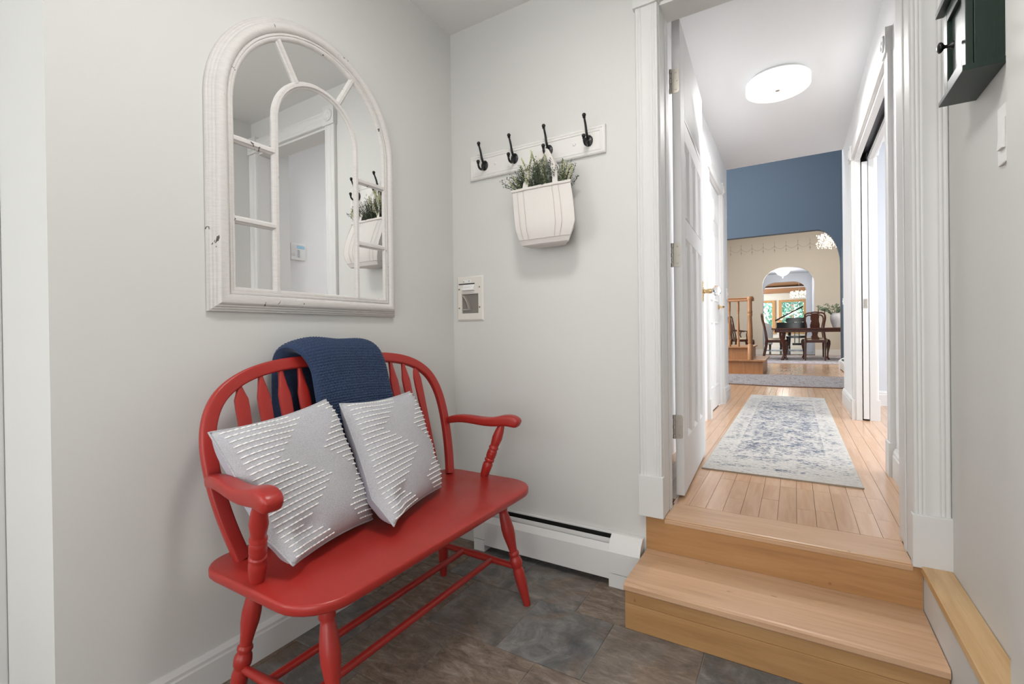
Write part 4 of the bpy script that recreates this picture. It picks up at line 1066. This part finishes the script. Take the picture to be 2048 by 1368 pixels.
MB().lathe((.805, 6.90, 1.50), (.805, 6.90, 1.575), [(0, .044), (.3, .050), (.7, .050), (1, .044)], 16).build('newel_cap', OAK, ba, smooth=40)
fhh = thing('baseboard_heater', 'short white floor heater on the slate blue foyer wall', 'heater', (2.16, 8.0, HF))
def prof_y(poly, ya, yb, name, m): return MB().add([(x, y, z) for y in (ya, yb) for x, z in poly], [tuple(range(len(poly))), tuple(range(2*len(poly)-1, len(poly)-1, -1))]+[(i, i+len(poly), (i+1) % len(poly)+len(poly), (i+1) % len(poly)) for i in range(len(poly))]).build(name, m, fhh)
prof_y([(2.199, HF+.02), (2.13, HF+.02), (2.125, HF+.15), (2.15, HF+.175), (2.199, HF+.20)], 6.2, 8.52, 'cover', HEATW)
prof_y([(2.146, HF+.1735), (2.150, HF+.1775), (2.172, HF+.1885), (2.170, HF+.186)], 6.3, 8.45, 'slot', DARK)
prof_y([(2.199, HF+.0), (2.122, HF+.0), (2.118, HF+.155), (2.148, HF+.185), (2.199, HF+.21)], 8.52, 8.6, 'end_cap', HEATW)

# ---------------------------------------------------------------- dining room
tbl = thing('dining_table', 'long dark mahogany dining table with curved legs', 'table', (2.15, 11.7, HF+.009))
zt = 1.058
MB().prism([(.955, 11.05), (1.02, 10.98), (3.3, 10.98), (3.36, 11.05), (3.36, 12.2), (3.3, 12.27), (1.02, 12.27), (.955, 12.2)], 'z', zt-.03, zt).build('tabletop', MAHOG, tbl, bevel=.008)
MB().box(1.02, 3.3, 11.05, 11.08, zt-.10, zt-.03).box(1.02, 3.3, 12.17, 12.2, zt-.10, zt-.03).box(1.02, 1.05, 11.08, 12.17, zt-.10, zt-.03).box(3.27, 3.3, 11.08, 12.17, zt-.10, zt-.03).build('apron', MAHOG, tbl)
def cabriole(mb, x, y, z0, zT_, dx, dy, s=1.):
    q = [(1, 0, .030), (.92, .012, .050), (.80, .024, .046), (.66, .022, .034), (.5, .008, .025), (.32, -.006, .019), (.16, -.006, .017), (.07, .008, .022), (.02, .026, .030), (0, .026, .022)]
    p = [(x+dx*o*s, y+dy*o*s, z0+(zT_-z0)*t) for t, o, r in q]
    mb.tube(p, [r*s for t, o, r in q], 10)
for x, dx in ((1.20, -1), (3.12, 1)):
    for y, dy in ((11.17, -1), (12.08, 1)):
        m_ = MB(); cabriole(m_, x, y, HF+.009, zt-.03, dx*.7, dy*.7, 1.25); m_.build('leg', MAHOG, tbl, smooth=60)
def chair(name, label, arms=False):
    """Queen Anne chair in its own coordinates: front at +y, back at -y, feet at z = 0"""
    t = thing(name, label, 'chair', group=None); local(t)
    zs = .49
    MB().prism([(-.255, .22), (.255, .22), (.205, -.20), (-.205, -.20)], 'z', zs-.075, zs-.01).build('seat_rail', MAHOG, t, bevel=.006)
    rr = []
    for q, z in ((.0, zs-.012), (.01, zs+.012), (.05, zs+.028), (.12, zs+.034)):
        rr.append([(-.24+q, .205-q*.7, z), (.24-q, .205-q*.7, z), (.195-q, -.18+q*.7, z), (-.195+q, -.18+q*.7, z)])
    MB().rings(rr).build('seat', CHAIRF, t, bevel=.008, smooth=60)
    for s in (-1, 1):
        m_ = MB(); cabriole(m_, s*.235, .20, 0, zs-.01, s*.7, .7, .92); m_.build('leg', MAHOG, t, smooth=60)
        m_ = MB(); m_.tube([(s*.195, -.285, 0), (s*.195, -.25, .14), (s*.193, -.215, .32), (s*.192, -.20, zs)], 1, 8, sq=[(.017, .017)]*2+[(.021, .02)]*2, upv=(1, 0, 0)); m_.build('leg', MAHOG, t, smooth=50)
        q = chaikin([(s*.192, -.20, zs-.02), (s*.188, -.212, .58), (s*.168, -.228, .70), (s*.172, -.252, .83), (s*.205, -.285, .97), (s*.195, -.30, 1.075), (s*.13, -.305, 1.115), (s*.06, -.304, 1.10)], 2)
        m_ = MB(); m_.tube(q, [.0195-.002*sin(pi*i/len(q)) for i in range(len(q))], 8); m_.build('back_post', MAHOG, t, smooth=60)
    q = [(-.09, -.3035, 1.108), (-.045, -.304, 1.122), (0, -.304, 1.128), (.045, -.304, 1.122), (.09, -.3035, 1.108)]
    m_ = MB(); m_.tube(q, 1, 10, sq=[(.016, .018), (.017, .024), (.017, .026), (.017, .024), (.016, .018)], upv=(0, 1, 0)); m_.build('crest_rail', MAHOG, t, smooth=60)
    half = [(.075, zs), (.080, .53), (.055, .56), (.048, .60), (.066, .68), (.088, .76), (.094, .84), (.080, .90), (.058, .94), (.078, .98), (.088, 1.02), (.075, 1.06), (.055, 1.10)]
    def yb(z): return -.195-.11*((z-zs)/.62)**1.1
    m_ = MB(); rr = []
    for wv, z in half:
        rr.append([(-wv, yb(z), z), (wv, yb(z), z), (wv, yb(z)-.011, z), (-wv, yb(z)-.011, z)])
    m_.rings(rr).build('splat', MAHOG, t, bevel=.002)
    if arms:
        for s in (-1, 1):
            m_ = MB(); m_.tube(chaikin([(s*.17, -.235, .735), (s*.235, -.12, .725), (s*.285, .04, .70), (s*.27, .12, .70), (s*.25, .15, .69)], 2), .017, 8)
            m_.tube(chaikin([(s*.27, .08, .695), (s*.275, .04, .62), (s*.25, .06, .54), (s*.24, .06, zs-.03)], 2), .015, 8); m_.build('arm', MAHOG, t, smooth=60)
    return t
GRP = None
c1 = chair('dining_chair', 'mahogany dining chair seen from behind, drawn up to the long side of the table')
def put(o, x, y, rz): o.location = (x, y, HF+.009); o.rotation_euler = (0, 0, math.radians(rz)); o['group'] = 'mahogany dining chairs'
put(c1, 1.86, 11.42, -4)
c2 = copy_tree(c1); c2['label'] = 'mahogany dining chair in profile at the end of the table, beside the stairs'; put(c2, 1.03, 11.60, -84)
c3 = copy_tree(c1); c3['label'] = 'mahogany dining chair facing the hall from the far side of the table'; put(c3, 1.87, 12.66, 178)
c5 = chair('dining_armchair', 'dark mahogany armchair seen through the oak stair balusters', True); put(c5, .16, 12.75, -68)
vs_ = thing('vase', 'pale grey ceramic vase on the dining table', 'vase', (2.265, 11.6, zt))
MB().lathe((2.265, 11.6, zt), (2.265, 11.6, zt+.345), [(0, .055), (.04, .058), (.25, .082), (.5, .105), (.72, .112), (.86, .098), (.93, .082), (1, .088), (.985, .078), (.8, .07)], 24).build('vase_body', VASEM, vs_, smooth=50)
gp = thing('eucalyptus', 'green eucalyptus branches standing in the pale vase', 'plant', (2.265, 11.6, zt+.3))
sm_, lfm = MB(), MB(); R = random.Random(5)
for k in range(16):
    a = R.uniform(-1, 1); tip = Vector((2.25+.33*a-.05, 11.6+R.uniform(-.15, .15), zt+.345+R.uniform(.08, .27)*(1-.45*abs(a))))
    c = curve((2.265+R.uniform(-.02, .02), 11.6, zt+.22), tip, (0, 0, .07), 8); sm_.tube(c, .003, 4)
    for i in range(2, 9):
        for q in range(7): leaf(lfm, c[i]+Vector((R.uniform(-.02, .02),)*3), Vector((R.uniform(-1, 1), R.uniform(-1, 1), R.uniform(-.3, .8))), R.uniform(.025, .040), R.uniform(.008, .012))
sm_.build('branches', STEM, gp); tag(lfm.build('leaves', LEAF2, gp), kind='stuff')
for (x, y, zz, lab_) in ((1.935, 11.85, 1.62, 'taller dark taper candle on the dining table behind the chair back'), (2.055, 11.7, 1.50, 'shorter dark taper candle on the dining table near the vase')):
    cs = thing('candlestick', lab_, 'candle', (x, y, zt))
    MB().lathe((x, y, zt), (x, y, zt+.13), [(0, .045), (.08, .042), (.15, .014), (.5, .018), (.8, .013), (.85, .02), (1, .018)], 12).build('holder', PLASTIC if zz < 1.6 else MAHOG, cs, smooth=40)
    MB().lathe((x, y, zt+.12), (x, y, zz), [(0, .012), (.95, .010), (1, .003)], 8).build('candle', mat('dark_wax', (.03, .02, .02), .5), cs, smooth=40)
def chandelier(label, c, r, h, seed, cord_top):
    t = thing('chandelier', label, 'chandelier', (c[0], c[1], c[2]-h/2))
    R = random.Random(seed); X, Y, Z = c
    MB().lathe((X, Y, cord_top), (X, Y, Z+h*.3), [(0, .05), (.02, .05), (.03, .006), (1, .006)], 8).build('rod', NICKEL, t)
    MB().lathe((X, Y, Z+h*.35), (X, Y, Z-h*.35), [(0, .02), (.2, .03), (.5, .02), (.7, .05), (1, .015)], 10).build('column', NICKEL, t, smooth=40)
    lit, clr = MB(), MB()
    for k in range(10):
        a = 2*pi*k/10
        p = Vector((X+r*.8*cos(a), Y+r*.8*sin(a), Z+h*.05))
        MB().tube(chaikin([(X, Y, Z-h*.2), (X+r*.4*cos(a), Y+r*.4*sin(a), Z-h*.30), (X+r*.8*cos(a), Y+r*.8*sin(a), Z-h*.1)], 2), .008, 6).build('arm', NICKEL, t, smooth=50)
        lit.ball(p+Vector((0, 0, h*.10)), .018, 8, 6, (1, 1, 2.2))
        for q in range(44):
            th_ = a+R.uniform(-.3, .3); rr_ = r*R.uniform(.35, 1.0)
            clr.ball((X+rr_*cos(th_), Y+rr_*sin(th_), Z+h*R.uniform(-.5, .25)*(1.15-rr_/r*.55)), R.uniform(.006, .011), 5, 4, (1, 1, 1.6))
            if q % 3 == 0: lit.ball((X+rr_*cos(th_+.2), Y+rr_*sin(th_+.2), Z+h*R.uniform(-.45, .25)), .009, 5, 4, (1, 1, 1.5))  # small glowing beads added as glints among the drops
    tag(lit.build('bulbs_and_glints', CRYST, t, smooth=60), kind='stuff'); tag(clr.build('crystal_drops', CRYSTC, t, smooth=60), kind='stuff')
    return t
chandelier('crystal chandelier over the dining table, partly behind the blue arch', (2.22, 11.5, 3.14), .34, .48, 3, 4.2)
chandelier('crystal chandelier over the piano, seen through both arches', (1.60, 20.3, 2.50), .33, .36, 4, 3.09)
t = thing('ceiling_lamp', 'lit glass bowl lamp on the grey passage ceiling between the arches', 'ceiling lamp', (1.12, 15.7, 2.74))
MB().lathe((1.12, 15.7, 2.97), (1.12, 15.7, 2.90), [(0, .08), (.5, .08), (1, .02)], 20).build('ceiling_plate', NICKEL, t, smooth=40)
MB().lathe((1.12, 15.7, 2.925), (1.12, 15.7, 2.765), [(0, .205), (.06, .21), (.35, .175), (.7, .12), (1, .02)], 22).build('bowl', CRYST, t, smooth=25)
MB().lathe((1.12, 15.7, 2.765), (1.12, 15.7, 2.70), [(0, .012), (.4, .02), (.8, .016), (1, .004)], 10).build('finial', CRYSTC, t, smooth=50)

# ---------------------------------------------------------------- piano room
pn = thing('grand_piano', 'black grand piano with its lid raised, in the far room', 'piano', (1.55, 19.0, HF+.009))
case = [(.86, 18.15), (2.34, 18.15), (2.34, 18.9), (2.30, 19.4), (2.0, 19.75), (1.75, 20.1), (1.45, 20.35), (1.10, 20.35), (.90, 20.1), (.86, 19.7)]
MB().prism(case, 'z', 1.02, 1.31).build('case', EBONY, pn, bevel=.012)
MB().box(.86, 2.34, 17.95, 18.16, .96, 1.06).box(.86, .98, 17.93, 18.3, .96, 1.14).box(2.22, 2.34, 17.93, 18.3, .96, 1.14).build('key_bed', EBONY, pn, bevel=.008)
MB().box(.99, 2.21, 17.97, 18.13, 1.061, 1.078).build('keyboard', PLASTIC, pn)
lid = MB(); dx, dz = .98, .56; q = []
for x, y in [(.86, 18.35), (1.95, 18.35), (1.95, 18.9), (1.86, 19.4), (1.6, 19.9), (1.3, 20.3), (.95, 20.3), (.86, 20.0)]:
    s_ = (x-.86)*.82; q.append((.80+s_, y, 1.40+s_*.575))
lid.add(q+[(a+.02, b, c-.045) for a, b, c in q], [tuple(range(8)), tuple(range(15, 7, -1))]+[(i, i+8, (i+1) % 8+8, (i+1) % 8) for i in range(8)]).build('lid', EBONY, pn, bevel=.004)
MB().tube([(1.66, 18.6, 1.84), (1.74, 18.6, 1.58), (1.78, 18.6, 1.31)], .010, 6).build('lid_prop', EBONY, pn)
MB().prism([(1.16, 1.315), (2.0, 1.315), (2.0, 1.45), (1.94, 1.475), (1.22, 1.475), (1.16, 1.45)], 'y', 18.28, 18.31).build('music_desk', EBONY, pn, bevel=.006)
for x, y in ((.99, 18.35), (2.2, 18.35), (1.25, 20.1)):
    MB().lathe((x, y, HF+(.009 if y < 18.6 else 0)), (x, y, 1.03), [(0, .03), (.06, .04), (.12, .03), (.5, .05), (.85, .062), (1, .062)], 12).build('leg', EBONY, pn, smooth=40)
MB().box(1.42, 1.45, 18.3, 18.33, .55, 1.02).box(1.56, 1.59, 18.3, 18.33, .55, 1.02).box(1.36, 1.66, 18.25, 18.4, HF+.18, HF+.26).build('pedal_lyre', EBONY, pn, bevel=.004)
pbn = thing('piano_bench', 'black piano bench in front of the grand piano', 'bench', (1.55, 17.65, HF+.009))
box1('seat', EBONY, 1.17, 1.98, 17.48, 17.84, .74, .82, pbn, .01)
for x in (1.21, 1.94):
    for y in (17.52, 17.80): box1('leg', EBONY, x-.025, x+.025, y-.025, y+.025, HF+.009, .75, pbn, .004)
AX = -.10
ac = thing('armchair', 'white upholstered armchair with a rounded back beside the piano', 'armchair', (.45+AX, 17.6, HF+.008))
m_ = MB(); rr = []
for k in range(13):
    a = pi*(.0+k/12); c, s = cos(a), sin(a)
    rr.append([(.45+AX+.40*c, 17.65-.36*s, z) for z in (HF+.22,)]+[(.45+AX+.42*c, 17.65-.38*s, HF+.72+.33*s**.7 if s > 0 else HF+.72), (.45+AX+.33*c, 17.65-.30*s, HF+.72+.33*max(s, 0)**.7), (.45+AX+.33*c, 17.65-.28*s, HF+.22)])
m_.rings(rr).build('back', ARMF, ac, bevel=.03, smooth=60)
MB().box(.13+AX, .77+AX, 17.42, 18.08, HF+.22, HF+.52).build('seat', ARMF, ac, bevel=.05, smooth=60)
box1('arm_rail', MAHOG, .02+AX, .09+AX, 17.6, 18.1, HF+.70, HF+.745, ac, .008); box1('arm_rail', MAHOG, .81+AX, .88+AX, 17.6, 18.1, HF+.70, HF+.745, ac, .008)
for x in (.14+AX, .76+AX):
    for y in (17.44, 18.04): MB().lathe((x, y, HF+.008), (x, y, HF+.23), [(0, .016), (1, .03)], 8).build('leg', MAHOG, ac, smooth=40)
lp = thing('table_lamp', 'lit table lamp at the edge of the arch behind the white armchair', 'lamp', (.30, 18.9, HF))
MB().lathe((.30, 18.9, HF), (.30, 18.9, HF+.62), [(0, .2), (.03, .2), (.04, .03), (.9, .03), (.91, .22), (1, .22)], 20).build('stand', MAHOG, lp, smooth=40)
MB().lathe((.30, 18.9, HF+.62), (.30, 18.9, HF+1.02), [(0, .09), (.1, .1), (.4, .05), (.5, .02), (1, .012)], 14).build('lamp_base', VASEM, lp, smooth=40)
MB().lathe((.30, 18.9, HF+1.0), (.30, 18.9, HF+1.38), [(0, .21), (1, .13)], 24).build('lamp_shade', mat('lit_shade', (1, .95, .85), .7, emit=(1, .80, .52), es=1.6), lp, smooth=40)
rg = thing('piano_room_rug', 'blue and white patterned rug on the piano room floor', 'rug', (1.0, 18.9, HF))
MB().box(-.9, 2.6, 17.3, 18.65, HF+.0006, HF+.008).build('rug_pile', orient('blue_white_wool', (.05, .09, .20), (.45, .50, .56), (.70, .72, .72), 5), rg)

# ---------------------------------------------------------------- garden beyond the windows
struct('lawn', MB().box(-30, 34, 21.7, 60, -.25, -.05), LAWN, 'lawn outside the windows')
R = random.Random(21)
def shrub(label, x, y, h, r, m, grp):
    t = thing('garden_tree', label, 'tree', (x, y, -.05), grp)
    MB().lathe((x, y, -.05), (x, y, h*.55), [(0, .16), (1, .08)], 8).build('trunk', OAK, t)
    f = MB()
    for k in range(1500):
        a, b = R.uniform(0, 2*pi), R.uniform(-1, 1); q = R.uniform(.55, 1)**.5*r; s = math.sqrt(1-b*b)
        p = Vector((x+q*s*cos(a), y+q*s*sin(a), h*.58+b*q*h*.42/r)); leaf(f, p, Vector((R.uniform(-1, 1), R.uniform(-1, 1), R.uniform(-1, .6))), R.uniform(.16, .32), R.uniform(.06, .12))
    tag(f.build('leaves', m, t), kind='stuff')
for i, (x, y, h, r) in enumerate([(-4.2, 33, 6.0, 2.0), (-.4, 30, 4.6, 1.7), (3.1, 32, 5.4, 1.7), (1.3, 37.5, 7.2, 1.9), (-2.6, 39, 8, 2.2), (6.2, 37, 7, 2.3)]):
    shrub('leafy green tree outside the piano room windows', x, y, h, r, OUTG if i % 2 else OUTG2, 'trees outside the windows')
